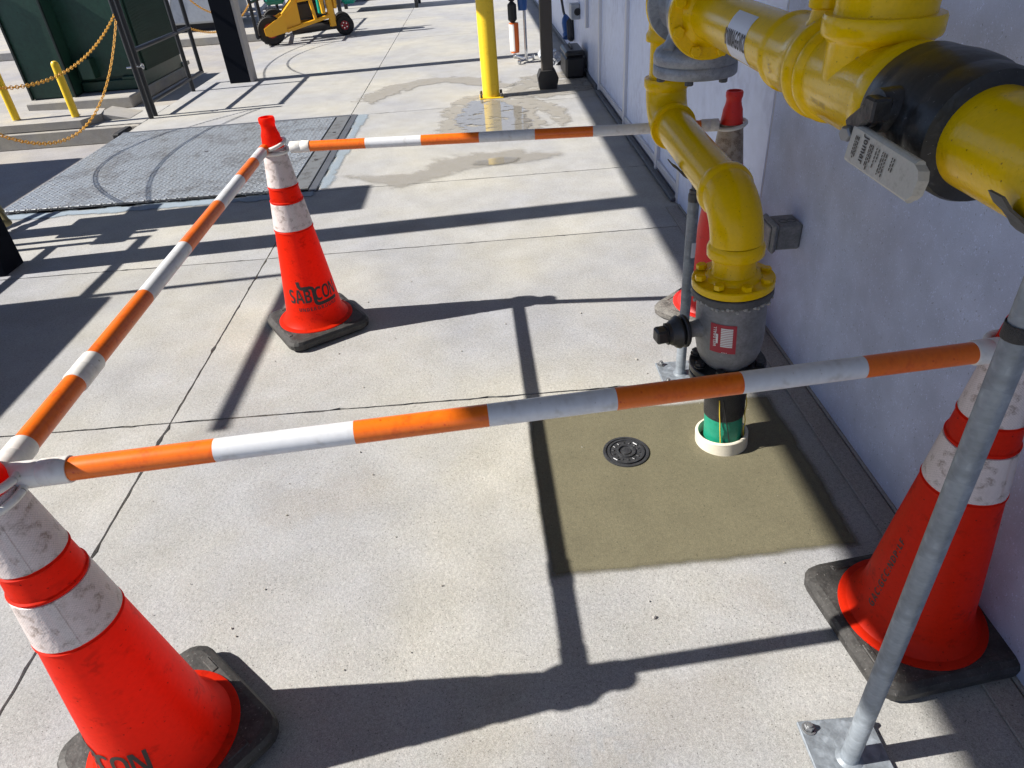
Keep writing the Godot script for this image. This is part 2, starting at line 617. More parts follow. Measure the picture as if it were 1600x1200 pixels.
	M.rubber = bump(mat(lin(0.8, 0.77, 0.73), 0.62, 0, scuffed(512, 84, 0.225, 1500, 0.8), 0.35), smooth_h, 0.12)
	M.rubber_dusty = bump(mat(lin(0.20, 0.19, 0.175), 0.8, 0, surface_texture(256, 86, 0.5, 0.5, 0.4, 0.06, 0.08, 0.012, 0.05, 0.0, 0.4), 0.2), smooth_h, 0.12)
	M.ink = mat(lin(0.018, 0.014, 0.013), 0.55)
	M.ink_red = mat(lin(0.35, 0.012, 0.03), 0.45)
	M.white_print = mat(lin(0.72, 0.71, 0.68), 0.5)
	M.label_white = mat(lin(0.66, 0.68, 0.74), 0.4)
	M.handle_white = mat(lin(0.50, 0.48, 0.42), 0.5, 0, pvc_t, 0.12)
	# metal
	M.galv = bump(mat(lin(0.50, 0.53, 0.56), 0.45, 0.25, spangle(256, 91), 0.16), smooth_h, 0.06)
	M.steel = mat(lin(0.30, 0.31, 0.32), 0.35, 0.7)
	M.cast_iron = bump(mat(lin(0.085, 0.088, 0.095), 0.4, 0.5, flecked, 0.12), smooth_h, 0.1)
	M.chrome = mat(lin(0.6, 0.61, 0.63), 0.2, 0.9)
	var tread := mat(lin(0.33, 0.36, 0.39), 0.36, 0.3, dirt_texture(512, 92, 0.01, 0.52, 0.35, Color(0.55, 0.48, 0.42), 0.0012), 1.4, true)
	tread.heightmap_enabled = true
	tread.heightmap_texture = tread_height(256)
	tread.heightmap_scale = 0.9
	# the raised pattern has its own, smaller repeat: it shares the triplanar scale with the dirt
	tread.uv1_scale = Vector3.ONE / 0.30
	M.tread = overlay(tread, dirt_texture(512, 93, 0.008, 0.5, 0.4, Color(0.6, 0.55, 0.5), 0.0015), 1.9)
	M.plate_smooth = mat(lin(0.22, 0.23, 0.235), 0.45, 0.4, dirt_texture(256, 94, 0.02, 0.5, 0.4, Color(0.5, 0.42, 0.35), 0.001), 0.7, true)
	M.blue_spray = mat(lin(0.34, 0.42, 0.50), 0.8, 0, grit, 0.9, true)
	M.blue_spray.transparency = BaseMaterial3D.TRANSPARENCY_ALPHA
	M.blue_spray.vertex_color_use_as_albedo = true
	M.black_steel = mat(lin(0.014, 0.016, 0.020), 0.4, 0.1)
	M.column_face = mat(lin(0.007, 0.009, 0.014), 0.85)
	M.column_face.metallic_specular = 0.2
	M.column_side = mat(lin(0.36, 0.34, 0.32), 0.7)
	M.brown = mat(lin(0.055, 0.046, 0.038), 0.5)
	M.green_box = bump(mat(lin(0.018, 0.070, 0.045), 0.42, 0, surface_texture(256, 95, 0.15, 0.15, 0.10, 0.002, 0.003), 0.9), smooth_h, 0.05)
	M.green_dark = mat(lin(0.008, 0.018, 0.015), 0.5)
	M.chain = mat(lin(0.70, 0.36, 0.03), 0.45)
	M.machine_yellow = mat(lin(0.85, 0.42, 0.012), 0.35)
	M.teal = mat(lin(0.012, 0.32, 0.24), 0.4)
	M.tyre = mat(lin(0.02, 0.02, 0.021), 0.75)
	M.red_rim = mat(lin(0.42, 0.022, 0.035), 0.45)
	M.machine_black = mat(lin(0.015, 0.015, 0.017), 0.5)
	M.tank_white = mat(lin(0.62, 0.64, 0.68), 0.45, 0.1, panel_t, 1.0)
	M.tank_grey = mat(lin(0.40, 0.43, 0.47), 0.45, 0.1, panel_t, 1.0)
	M.canopy = mat(lin(0.28, 0.28, 0.28), 0.7)
	M.brass = mat(lin(0.22, 0.19, 0.09), 0.4, 0.6)
	M.blue_plastic = mat(lin(0.02, 0.09, 0.30), 0.4)
	M.orange_print = mat(lin(0.75, 0.14, 0.02), 0.5)
	M.sheet_plastic = mat(lin(0.42, 0.44, 0.47), 0.25)
	M.red_kerb = mat(lin(0.30, 0.06, 0.06), 0.7)

# ---------------------------------------------------------------- ground
# slab with slightly chipped saw-cut edges
func slab(parent: Node3D, x0: float, x1: float, z0: float, z1: float, top := 0.0, thick := 0.14, jitter := 0.0016, step := 0.035) -> void:
	var sh := Sh.new()
	var tone := (0.93 if z1 > -2.2 else 1.05) + rng.randf_range(-0.025, 0.02)  # the near bays have a coarser, greyer finish
	sh.col = Color(tone, tone, tone * (1.0 + rng.randf_range(-0.012, 0.012)))
	var g := 0.0028
	var a := [Vector2(x0 + g, z0 + g), Vector2(x1 - g, z0 + g), Vector2(x1 - g, z1 - g), Vector2(x0 + g, z1 - g)]
	var ring := PackedVector2Array()
	for i in 4:
		var p: Vector2 = a[i]
		var q: Vector2 = a[(i + 1) % 4]
		var k := maxi(1, int(minf(90.0, p.distance_to(q) / step)))
		for j in k:
			var o := p.lerp(q, float(j) / k)
			if j > 0:
				var inward := Vector2(-(q - p).y, (q - p).x).normalized()
				var chip := absf(rng.randfn(0.0, jitter)) + (rng.randf_range(0.002, 0.007) if rng.randf() < 0.08 else 0.0)
				o += inward * chip
			ring.append(o)
	var ix := Geometry2D.triangulate_polygon(ring)
	for i in range(0, ix.size(), 3):
		var t := [ring[ix[i]], ring[ix[i + 1]], ring[ix[i + 2]]]
		sh.flat(Vector3(t[0].x, top, t[0].y), Vector3(t[1].x, top, t[1].y), Vector3(t[2].x, top, t[2].y), Vector3.UP)
	for i in ring.size():
		var p := ring[i]
		var q := ring[(i + 1) % ring.size()]
		var d := q - p
		sh.quad(Vector3(p.x, top, p.y), Vector3(q.x, top, q.y), Vector3(q.x, top - thick, q.y), Vector3(p.x, top - thick, p.y), Vector3(d.y, 0, -d.x))
	obj("concrete_slab", sh, M.concrete, parent)

# sheet whose irregular rim thins out: a fine grid, opaque where a wobbling distance to the outline is well inside
func blot(called: String, outline: Array, y: float, m: Material, soft := 0.03, wob := 0.02, seed_ := 1, strength := 1.0, cell := 0.02, holes := 0.0) -> MeshInstance3D:
	var f := noise(seed_, 1.0, FastNoiseLite.TYPE_SIMPLEX_SMOOTH, 4)
	var poly := PackedVector2Array(outline)
	var lo := Vector2(INF, INF)
	var hi := Vector2(-INF, -INF)
	for p in poly:
		lo = lo.min(p); hi = hi.max(p)
	lo -= Vector2.ONE * (wob + soft)
	hi += Vector2.ONE * (wob + soft)
	var nx := int(ceil((hi.x - lo.x) / cell))
	var ny := int(ceil((hi.y - lo.y) / cell))
	var al := PackedFloat32Array()
	al.resize((nx + 1) * (ny + 1))
	var k := poly.size()
	for b in ny + 1:
		for a in nx + 1:
			var p := lo + Vector2(a, b) * cell
			var d := INF
			for i in k:
				d = minf(d, p.distance_squared_to(Geometry2D.get_closest_point_to_segment(p, poly[i], poly[(i + 1) % k])))
			d = sqrt(d)
			if not Geometry2D.is_point_in_polygon(p, poly):
				d = -d
			d += f.get_noise_2d(p.x * 3.0, p.y * 3.0) * wob * 1.6 + f.get_noise_2d(p.x * 14.0, p.y * 14.0 + 90.0) * minf(wob, soft * 2.0) * 0.6
			if holes > 0.0:
				d = minf(d, (0.35 - f.get_noise_2d(p.x * 4.0 + 30.0, p.y * 7.0)) * holes)
			al[b * (nx + 1) + a] = smoothstep(-soft * 0.5, soft * 0.5, d) * strength
	var sh := Sh.new()
	for b in ny:
		for a in nx:
			var q := [b * (nx + 1) + a, b * (nx + 1) + a + 1, (b + 1) * (nx + 1) + a + 1, (b + 1) * (nx + 1) + a]
			if al[q[0]] + al[q[1]] + al[q[2]] + al[q[3]] <= 0.0:
				continue
			var v := []
			for c: Vector2i in [Vector2i(a, b), Vector2i(a + 1, b), Vector2i(a + 1, b + 1), Vector2i(a, b + 1)]:
				v.append(Vector3(lo.x + c.x * cell, y, lo.y + c.y * cell))
			for t: Array in [[0, 1, 2], [0, 2, 3]]:
				sh.v.append_array([v[t[0]], v[t[1]], v[t[2]]])
				sh.n.append_array([Vector3.UP, Vector3.UP, Vector3.UP])
				sh.u.append_array([Vector2(), Vector2(), Vector2()])
				sh.c.append_array([Color(1, 1, 1, al[q[t[0]]]), Color(1, 1, 1, al[q[t[1]]]), Color(1, 1, 1, al[q[t[2]]])])
	return obj(called, sh, m)

func v2(flat: Array) -> Array:
	var o := []
	for i in range(0, flat.size(), 2):
		o.append(Vector2(flat[i], flat[i + 1]))
	return o

func build_ground() -> void:
	var far := Sh.new()
	far.quad(Vector3(-400, -0.40, 60), Vector3(400, -0.40, 60), Vector3(400, -0.40, -500), Vector3(-400, -0.40, -500), Vector3.UP)
	structure(obj("ground", far, M.asphalt))
	var pave := Node3D.new()
	pave.name = "pavement"
	add_child(pave)
	structure(pave)
	var bed := Sh.new()
	bed.box(Vector3(4.53, 0.28, 12.0), Vector3(-1.1, -0.262, 1.2))
	bed.box(Vector3(4.53, 0.28, 62.0), Vector3(-1.1, -0.262, -36.0))
	obj("joint_bed", bed, M.earth, pave)
	var zl := [3.6, 2.2, 0.2, -2.12, -3.61, -4.71, -6.87, -9.2, -11.6, -14.0, -17.0, -21.0, -26.0, -32.0, -40.0, -66.0]
	for i in zl.size() - 1:
		var z1: float = zl[i]
		var z0: float = zl[i + 1]
		if i != 5:
			slab(pave, -3.40, -1.28, z0, z1)
			slab(pave, -1.28, 1.15, z0, z1)
		else:
			slab(pave, -1.205, 1.15, z0, z1)
	slab(pave, -3.86, -3.40, -8.04, -7.27)
	slab(pave, -9.0, -3.86, -7.92, -7.27)
	var yard := Sh.new()
	yard.box(Vector3(12.0, 0.24, 12.0), Vector3(-9.4, -0.28, -1.27))
	structure(obj("dock_yard", yard, M.asphalt))
	# dock wall below the pavement edge
	var dock := Sh.new()
	dock.box(Vector3(5.58, 0.155, 0.05), Vector3(-6.21, -0.085, -7.243), 0.010)
	dock.box(Vector3(5.58, 0.26, 0.60), Vector3(-6.21, -0.272, -7.58))
	structure(obj("dock_kerb", dock, M.kerb))
	var isl := Sh.new()
	var pts := PackedVector2Array([Vector2(-9.0, -7.24), Vector2(-3.98, -7.24), Vector2(-3.88, -7.48), Vector2(-3.95, -7.74), Vector2(-4.85, -7.90), Vector2(-9.0, -7.9)])
	isl.prism(pts, 0.07, Transform3D(Basis(Vector3(1, 0, 0), Vector3(0, 0, 1), Vector3(0, 1, 0)), Vector3(0, 0.002, 0)))
	structure(obj("raised_pavement", isl, M.kerb))
	var ramp := Sh.new()
	ramp.prism(PackedVector2Array([Vector2(-0.30, 0.0), Vector2(0.0, 0.0), Vector2(-0.30, 0.066)]), 0.34, Transform3D(Basis(), Vector3(-3.62, 0.003, -7.84)))
	structure(obj("kerb_ramp", ramp, M.kerb))
	var back := Sh.new()
	back.box(Vector3(11.4, 0.15, 10.1), Vector3(-10.0, -0.322, -20.9), 0.012)
	structure(obj("kerb_island", back, M.kerb))
	# fresh repair round the riser
	structure(blot("concrete_patch", v2([0.07, -1.985, 0.35, -1.99, 0.62, -1.975, 0.93, -1.985, 0.935, -1.6, 0.93, -1.275, 0.75, -1.27, 0.5, -1.262, 0.3, -1.258, 0.075, -1.25, 0.07, -1.5, 0.065, -1.75]), 0.004, M.patch, 0.030, 0.006, 5, 1.0, 0.010))
	# water round the bollard
	structure(blot("water_stain", v2([-1.31, -7.42, -1.09, -8.05, -0.76, -8.33, -0.40, -8.34, 0.03, -8.10, 0.29, -7.66, 0.21, -7.53, -0.11, -7.81, -0.39, -8.05, -0.73, -7.95, -0.98, -7.60, -1.14, -7.31]), 0.004, M.stain, 0.05, 0.07, 6, 0.8, 0.025, 0))
	structure(blot("water_stain", v2([-0.36, -6.96, -0.15, -7.30, 0.20, -7.24, 0.55, -6.84, 0.68, -6.44, 0.72, -6.02, 0.62, -5.92, 0.52, -6.35, 0.46, -6.50, 0.48, -6.09, 0.40, -5.85, 0.24, -5.72, -0.02, -5.70, -0.39, -5.80, -0.46, -6.1, -0.38, -6.47, -0.41, -6.65]), 0.004, M.stain, 0.05, 0.06, 7, 0.85, 0.022, 0.35))
	structure(blot("water_stain", v2([-1.12, -5.03, -0.76, -4.89, -0.58, -4.93, -0.37, -5.25, -0.12, -5.30, 0.17, -5.32, 0.38, -5.21, 0.48, -5.12, 0.36, -5.02, 0.15, -5.00, -0.08, -4.95, -0.35, -4.83, -0.52, -4.67, -0.74, -4.69]), 0.004, M.stain, 0.08, 0.06, 8, 0.6, 0.025, 0))
	structure(blot("water_stain", v2([0.40, -7.97, 0.66, -8.13, 0.87, -8.15, 1.03, -7.61, 1.03, -7.16, 0.81, -7.02, 0.56, -7.00, 0.20, -7.24, 0.27, -7.45]), 0.004, M.stain, 0.05, 0.07, 9, 0.8, 0.025, 0.3))
	structure(blot("puddle", v2([-0.25, -6.10, -0.28, -6.35, -0.22, -6.60, -0.16, -6.95, 0.02, -7.12, 0.16, -6.95, 0.30, -6.70, 0.36, -6.4, 0.36, -6.0, 0.26, -5.79, 0.09, -5.76, -0.14, -5.83]), 0.008, M.wet, 0.02, 0.05, 10, 0.9, 0.018, 0.28))
	structure(blot("puddle", v2([-0.12, -5.02, 0.02, -4.97, 0.17, -5.02, 0.20, -5.10, 0.05, -5.15, -0.1, -5.10]), 0.008, M.wet, 0.03, 0.02, 12, 0.7, 0.014))
	# faint dried marks on the slabs
	for q: Array in [[0.33, -0.83, 0.20, 0.07, 51], [0.12, -0.74, 0.14, 0.05, 52], [-0.15, -0.80, 0.22, 0.05, 53], [-1.0, -2.05, 0.15, 0.12, 54], [-0.6, -1.65, 0.2, 0.1, 55], [0.5, -2.35, 0.12, 0.10, 56], [-2.2, -3.2, 0.3, 0.2, 57], [-0.4, -3.9, 0.4, 0.05, 58], [0.4, -1.12, 0.2, 0.03, 59]]:
		var o := []
		for k in 9:
			o.append(Vector2(q[0] + cos(TAU * k / 9) * q[2], q[1] - sin(TAU * k / 9) * q[3]))
		structure(blot("dry_stain", o, 0.005, M.dry, 0.12, 0.10, q[4], 0.10, 0.03))
	# crumbs of mortar and grit
	var g := Sh.new()
	for k in 70:
		var p := Vector3(rng.randf_range(-1.2, 1.0), 0.003, rng.randf_range(-3.6, -0.6))
		var s := rng.randf_range(0.0012, 0.0042) * (1.7 if rng.randf() < 0.06 else 1.0)
		g.box(Vector3(s * 1.6, s, s), p, s * 0.3, Basis(Vector3.UP, rng.randf() * TAU))
	g.box(Vector3(0.012, 0.008, 0.008), Vector3(0.322, 0.004, -1.095), 0.003, Basis(Vector3.UP, 0.7))
	obj("loose_grit", g, M.kerb, null, true)

# ---------------------------------------------------------------- cones and bars
const CONE := [[0.145, 0.057], [0.130, 0.075], [0.121, 0.10], [0.116, 0.14], [0.098, 0.30], [0.0772, 0.477], [0.0648, 0.587], [0.0579, 0.648], [0.0408, 0.80], [0.036, 0.838], [0.0355, 0.846], [0.030, 0.862], [0.0275, 0.874], [0.0275, 0.884], [0.0305, 0.892], [0.031, 0.905], [0.0285, 0.911], [0.024, 0.912], [0.022, 0.895], [0.024, 0.86]]

func cone_radius(h: float) -> float:
	for i in CONE.size() - 1:
		if CONE[i][1] <= h and h <= CONE[i + 1][1]:
			return lerpf(CONE[i][0], CONE[i + 1][0], (h - CONE[i][1]) / maxf(CONE[i + 1][1] - CONE[i][1], 1e-6))
	return 0.03

func cone_base_outline(s: float, r: float) -> PackedVector2Array:
	var o := PackedVector2Array()
	for q in 4:
		var c := Vector2(s - r, s - r).rotated(PI / 2 * q)
		for k in 5:
			o.append(c + Vector2(r, 0).rotated(PI / 2 * q + PI / 2 * k / 4.0))
	return o

func cone(at: Vector3, turn: float, label: String, lean := Vector3.ZERO, body: Material = null, collar: Material = null) -> Node3D:
	var t := thing("traffic_cone", label, "traffic cone", at, "traffic cones at the corners of the barrier")
	t.rotation = Vector3(lean.x, 0, lean.z)
	if body == null:
		body = M.cone
	if collar == null:
		collar = M.collar
	# rubber base: stacked rounded squares
	var b := Sh.new()
	var lev := [[0.176, 0.0, 0.05], [0.185, 0.010, 0.05], [0.187, 0.032, 0.05], [0.181, 0.044, 0.048], [0.168, 0.049, 0.045], [0.12, 0.0495, 0.06]]
	var rot := Transform3D(Basis(Vector3.UP, turn), Vector3.ZERO)
	for i in lev.size() - 1:
		var p := cone_base_outline(lev[i][0], lev[i][2])
		var q := cone_base_outline(lev[i + 1][0], lev[i + 1][2])
		for k in p.size():
			var j := (k + 1) % p.size()
			b.quad(rot * Vector3(p[k].x, lev[i][1], p[k].y), rot * Vector3(p[j].x, lev[i][1], p[j].y), rot * Vector3(q[j].x, lev[i + 1][1], q[j].y), rot * Vector3(q[k].x, lev[i + 1][1], q[k].y), rot.basis * Vector3(p[k].x, 0.02, p[k].y))
	var lid := cone_base_outline(0.12, 0.06)
	for k in lid.size():
		var j := (k + 1) % lid.size()
		b.flat(rot * Vector3(0, 0.0495, 0), rot * Vector3(lid[k].x, 0.0495, lid[k].y), rot * Vector3(lid[j].x, 0.0495, lid[j].y), Vector3.UP)
		b.flat(Vector3.ZERO, rot * Vector3(lid[k].x, 0, lid[k].y), rot * Vector3(lid[j].x, 0, lid[j].y), Vector3.DOWN)
	# raised ribs and grip pads on the base
	for q in 4:
		var r := Basis(Vector3.UP, turn + PI / 2 * q)
		b.box(Vector3(0.05, 0.006, 0.016), r * Vector3(0.085, 0.049, 0.158), 0.002, r)
	obj("rubber_base", b, M.rubber_dusty if collar == M.collar_dirty else M.rubber, t)
	var prof := []
	for p: Array in CONE:
		prof.append(Vector2(p[0], p[1]))
	prof.insert(0, Vector2(0.158, 0.0545))
	prof.insert(0, Vector2(0.162, 0.0525))
	prof.insert(0, Vector2(0.162, 0.046))
	var s := Sh.new()
	s.lathe(prof, Transform3D(), 56)
	obj("cone_body", s, body, t)
	for c: Array in [[0.652, 0.798], [0.477, 0.585]]:
		var q := Sh.new()
		var r0 := cone_radius(c[0]) + 0.0022
		var r1 := cone_radius(c[1]) + 0.0022
		q.lathe([Vector2(r0 - 0.003, c[0]), Vector2(r0, c[0] + 0.001), Vector2(r1, c[1] - 0.001), Vector2(r1 - 0.003, c[1])], Transform3D(), 56)
		# lap of the sleeve
		q.lathe([Vector2(r0 + 0.0008, c[0] + 0.001), Vector2(r1 + 0.0008, c[1] - 0.001)], Transform3D(), 4, 0.3, 0.55)
		obj("reflective_collar", q, collar, t)
	# moulded ridges beside the collars
	var rg := Sh.new()
	for h: float in [0.470, 0.591, 0.646]:
		var r := cone_radius(h)
		rg.lathe([Vector2(r - 0.001, h - 0.004), Vector2(r + 0.003, h - 0.001), Vector2(r + 0.003, h + 0.001), Vector2(r - 0.001, h + 0.004)], Transform3D(), 48)
	obj("moulded_ridge", rg, body, t)
	return t

# point on the cone: x across, y up the slant, phi the azimuth of x = 0
func on_cone(phi: float, h0: float, turned := false) -> Callable:
	return func(x: float, y: float) -> Array:
		var across := -y if turned else x
		var up := x if turned else y
		var h := h0 + up * 0.993
		var r := cone_radius(h) + 0.0012
		var a := phi + across / (cone_radius(h0) if turned else r)
		var d := Vector3(sin(a), 0, cos(a))
		return [d * r + Vector3(0, h, 0), (d + Vector3(0, 0.117, 0)).normalized()]

func cone_logo(t: Node3D, phi: float, h0: float) -> void:
	var s := Sh.new()
	on_baseline = true
	lettering(s, "SAB", 0.060, func(x, y): return on_cone(phi, h0).call(x - 0.0535, y), 0.70, true, 0.003)
	lettering(s, "CON", 0.060, func(x, y): return on_cone(phi, h0).call(x + 0.066, y + 0.002), 0.70, true, 0.003)
	lettering(s, "UNDERGROUND", 0.0150, func(x, y): return on_cone(phi, h0 - 0.036).call(x + 0.018, y), 1.0, true, 0.0050)
	on_baseline = false
	ribbon(s, [Vector2(-0.050, 0.098), Vector2(-0.048, 0.076), Vector2(-0.043, 0.069), Vector2(-0.036, 0.067), Vector2(-0.002, 0.067), Vector2(0.006, 0.063), Vector2(0.009, 0.055), Vector2(0.009, 0.002), Vector2(0.012, -0.006), Vector2(0.020, -0.011), Vector2(0.116, -0.011)], 0.0150, on_cone(phi, h0))
	obj("lettering", s, M.ink, t)

# striped bar between two cones; stops = distances along the bar with the colour that starts there
func bar(label: String, a: Vector3, b: Vector3, stripes: Array, r: float, ends: Array, sockets: Array) -> void:
	var t := thing("barrier_bar", label, "barrier bar", Vector3.ZERO, "striped bars between the cones")
	var d := (b - a).normalized()
	for i in stripes.size() - 1:
		var s := Sh.new()
		var p: Vector3 = a + d * stripes[i][0]
		var q: Vector3 = a + d * stripes[i + 1][0]
		var k := Transform3D(along(p, d).basis, p)
		var l := p.distance_to(q)
		var rr: float = r * (stripes[i][2] if stripes[i].size() > 2 else 1.0)
		s.lathe([Vector2(rr * 0.9, 0.0), Vector2(rr, 0.0), Vector2(rr, l), Vector2(rr * 0.9, l)], k, 32)
		obj("orange_sleeve" if stripes[i][1] == 1 else "white_sleeve", s, M.orange if stripes[i][1] == 1 else M.white_tape, t)
	for e: Array in sockets:
		var s := Sh.new()
		var p: Vector3 = a + d * e[0]
		var l: float = e[1] - e[0]
		var k := Transform3D(along(p, d).basis, p)
		s.lathe([Vector2(r * 0.95, 0.0), Vector2(r * 1.10, 0.001), Vector2(r * 1.16, 0.004), Vector2(r * 1.16, l * 0.52), Vector2(r * 1.10, l * 0.55), Vector2(r * 1.16, l * 0.58), Vector2(r * 1.16, l - 0.002), Vector2(r * 1.12, l), Vector2(r * 0.95, l)], k, 32)
		obj("socket", s, M.pvc, t)
	for e: Array in ends:
		# ring that drops over the cone, with the neck that carries it
		var c: Vector3 = e[0]
		var s := Sh.new()
		var ring := []
		var tilt: Basis = Basis(Vector3(d.z, 0, -d.x).normalized(), e[2])
		for k in 33:
			var w := TAU * k / 32
			ring.append(c + tilt * (Vector3(cos(w), 0, sin(w)) * e[1]))
		s.tube(ring, 0.0075, 10, false)
		obj("cone_ring", s, M.pvc, t)
		var n := Sh.new()
		var dirn: Vector3 = (e[3] - c)
		dirn.y = 0.0
		var p0: Vector3 = c + dirn.normalized() * (e[1] + 0.001)
		n.tube([p0, p0.lerp(e[3], 0.5), e[3]], [r * 0.55, r * 0.92, r * 1.02], 20)
		var sc := along(e[3] + Vector3(0, 0, 0), d)
		hexa(n, e[3].lerp(c, 0.25) + Vector3(0, r * 0.85, 0), Vector3(0, 1, 0), 0.005, 0.004)
		obj("neck", n, M.pvc, t)

# ---------------------------------------------------------------- gas pipework
func build_gas() -> void:
	var sl := Sh.new()
	var tilt := Transform3D(Basis(Vector3(0, 0, 1), 0.05) * Basis(Vector3(1, 0, 0), -0.05), Vector3(0.694, -0.008, -1.762))
	sl.lathe([Vector2(0.0845, 0.0), Vector2(0.0845, 0.052), Vector2(0.0815, 0.055), Vector2(0.0755, 0.055), Vector2(0.0735, 0.052), Vector2(0.0735, 0.0)], tilt, 48)
	tag(obj("pipe_sleeve", sl, M.pvc_cream), "cream plastic sleeve set in wet concrete round the green pipe", "pipe sleeve")

	var t := thing("gas_pipework", "yellow gas pipework with grey riser valve looping up beside the wall", "gas pipe", Vector3.ZERO)
	var up := Vector3(-0.055, 1, 0).normalized()
	var ax := func(h: float) -> Vector3: return Vector3(0.696 - 0.055 * h, h, -1.762)
	var riser := along(ax.call(0.0), up)
	var s := Sh.new()
	s.lathe([Vector2(0.0605, -0.02), Vector2(0.0605, 0.28)], riser, 40)
	obj("riser_pipe", s, M.green, t)
	s = Sh.new()
	s.lathe([Vector2(0.0605, 0.125), Vector2(0.0635, 0.128), Vector2(0.0640, 0.15), Vector2(0.0632, 0.17), Vector2(0.0645, 0.19), Vector2(0.0645, 0.274)], riser, 40)
	obj("tape_wrap", s, M.black_tape, t)
	for w: Array in [[-0.55, 0.2, M.wire_yellow], [-0.35, 0.5, M.wire_black], [1.3, -0.2, M.wire_yellow]]:
		s = Sh.new()
		var p := []
		for k in 12:
			var h := 0.012 + 0.2 * k / 11.0
			var a: float = w[0] + w[1] * (1.0 - h / 0.2)
			p.append(ax.call(h) + Vector3(sin(a), 0, cos(a)) * (0.0665 + 0.002 * sin(k * 1.7)))
		s.tube(p, 0.0017, 6)
		obj("tracer_wire", s, w[2], t)
	# pair of bottom flanges
	for f: Array in [[0.274, 0.298], [0.303, 0.327]]:
		s = Sh.new()
		s.lathe([Vector2(0.0, f[0]), Vector2(0.112, f[0]), Vector2(0.1145, f[0] + 0.003), Vector2(0.1145, f[1] - 0.003), Vector2(0.112, f[1]), Vector2(0.0, f[1])], riser, 56)
		obj("bottom_flange", s, M.black_flecked, t)
	for k in 8:
		s = Sh.new()
		var a := TAU * (k + 0.35) / 8
		var off := Vector3(sin(a), 0, cos(a)) * 0.096
		s.lathe([Vector2(0.0175, 0.0), Vector2(0.0175, 0.003), Vector2(0.0, 0.003)], along(ax.call(0.327) + off, up), 16)
		hexa(s, ax.call(0.329) + off, up, 0.0145, 0.012, a)
		obj("bolt", s, M.black_paint, t)
	# valve body
	s = Sh.new()
	s.lathe([Vector2(0.066, 0.325), Vector2(0.074, 0.334), Vector2(0.085, 0.350), Vector2(0.0935, 0.373), Vector2(0.0985, 0.405), Vector2(0.100, 0.44), Vector2(0.0995, 0.50), Vector2(0.098, 0.55), Vector2(0.100, 0.563)], riser, 56)
	var body := obj("valve_body", s, M.grey_body, t)
	s = Sh.new()
	s.lathe([Vector2(0.098, 0.559), Vector2(0.109, 0.559), Vector2(0.1145, 0.565), Vector2(0.1145, 0.581), Vector2(0.112, 0.584), Vector2(0.05, 0.584)], riser, 56)
	obj("top_flange", s, M.flange_grey, t)
	s = Sh.new()
	for k in 46:
		var a := TAU * k / 46.0 + rng.randf_range(-0.04, 0.04)
		var r := rng.randf_range(0.103, 0.113)
		var z := rng.randf_range(0.007, 0.013)
		s.box(Vector3(z * 1.2, z * 0.8, z), ax.call(rng.randf_range(0.549, 0.560)) + Vector3(sin(a), 0, cos(a)) * r, z * 0.32, Basis.from_euler(Vector3(rng.randf() * 3, rng.randf() * 3, rng.randf() * 3)))
	obj("sealant_lumps", s, M.sealant, t, true)
	# red maker's plate
	var on_body := func(x: float, y: float) -> Array:
		var a := -0.50 + x / 0.100
		var d := Vector3(sin(a), 0, cos(a))
		return [ax.call(0.455 + y * 1.3) + d * 0.1012, d]
	var pl := Sh.new()
	for i in 6:
		var x0 := lerpf(-0.037, 0.037, i / 6.0)
		var x1 := lerpf(-0.037, 0.037, (i + 1) / 6.0)
		var q0 = on_body.call(x0, -0.036); var q1 = on_body.call(x1, -0.036); var q2 = on_body.call(x1, 0.036); var q3 = on_body.call(x0, 0.036)
		pl.tri(q0[0], q1[0], q2[0], q0[1], q1[1], q2[1]); pl.tri(q0[0], q2[0], q3[0], q0[1], q2[1], q3[1])
	var plate := obj("name_plate", pl, M.ink_red, t)
	pl = Sh.new()
	var proud := func(x: float, y: float) -> Array:
		var q = on_body.call(x, y)
		return [q[0] + q[1] * 0.0008, q[1]]
	for y in range(-8, 13):
		if y % 2 == 0:
			ribbon(pl, [Vector2(-0.006, y * 0.0022), Vector2(0.027, y * 0.0022)], 0.0032, proud)
	ribbon(pl, [Vector2(-0.016, -0.012), Vector2(-0.016, 0.012)], 0.005, proud)
	lettering(pl, "WELDBALL", 0.0085, func(x, y): return proud.call(-0.0225 - y * 1.0, x + 0.004), 0.85, true)
	lettering(pl, "....", 0.008, func(x, y): return proud.call(x + 0.006, y - 0.031), 1.3, true)
	obj("plate_print", pl, M.white_print, plate)
	# spigot with cap on the side
	var sp := Vector3(-0.99, -0.02, 0.16).normalized()
	var root: Vector3 = ax.call(0.458) + sp * 0.09
	s = Sh.new()
	s.lathe([Vector2(0.030, 0.0), Vector2(0.026, 0.015), Vector2(0.024, 0.025), Vector2(0.024, 0.075)], along(root, sp), 28)
	var spig := obj("spigot", s, M.grey_body, t)
	s = Sh.new()
	s.lathe([Vector2(0.02, 0.050), Vector2(0.046, 0.050), Vector2(0.049, 0.053), Vector2(0.049, 0.060), Vector2(0.046, 0.063), Vector2(0.036, 0.064), Vector2(0.036, 0.070), Vector2(0.047, 0.071), Vector2(0.050, 0.075), Vector2(0.046, 0.084), Vector2(0.040, 0.088), Vector2(0.036, 0.098), Vector2(0.033, 0.10), Vector2(0.032, 0.110)], along(root, sp), 28)
	hexa(s, root + sp * 0.108, sp, 0.033, 0.004, 0.2)
	s.box(Vector3(0.042, 0.04, 0.042), root + sp * 0.124, 0.005, along(root, sp).basis)
	obj("spigot_cap", s, M.black_paint, spig)
	# yellow flange with its neck
	s = Sh.new()
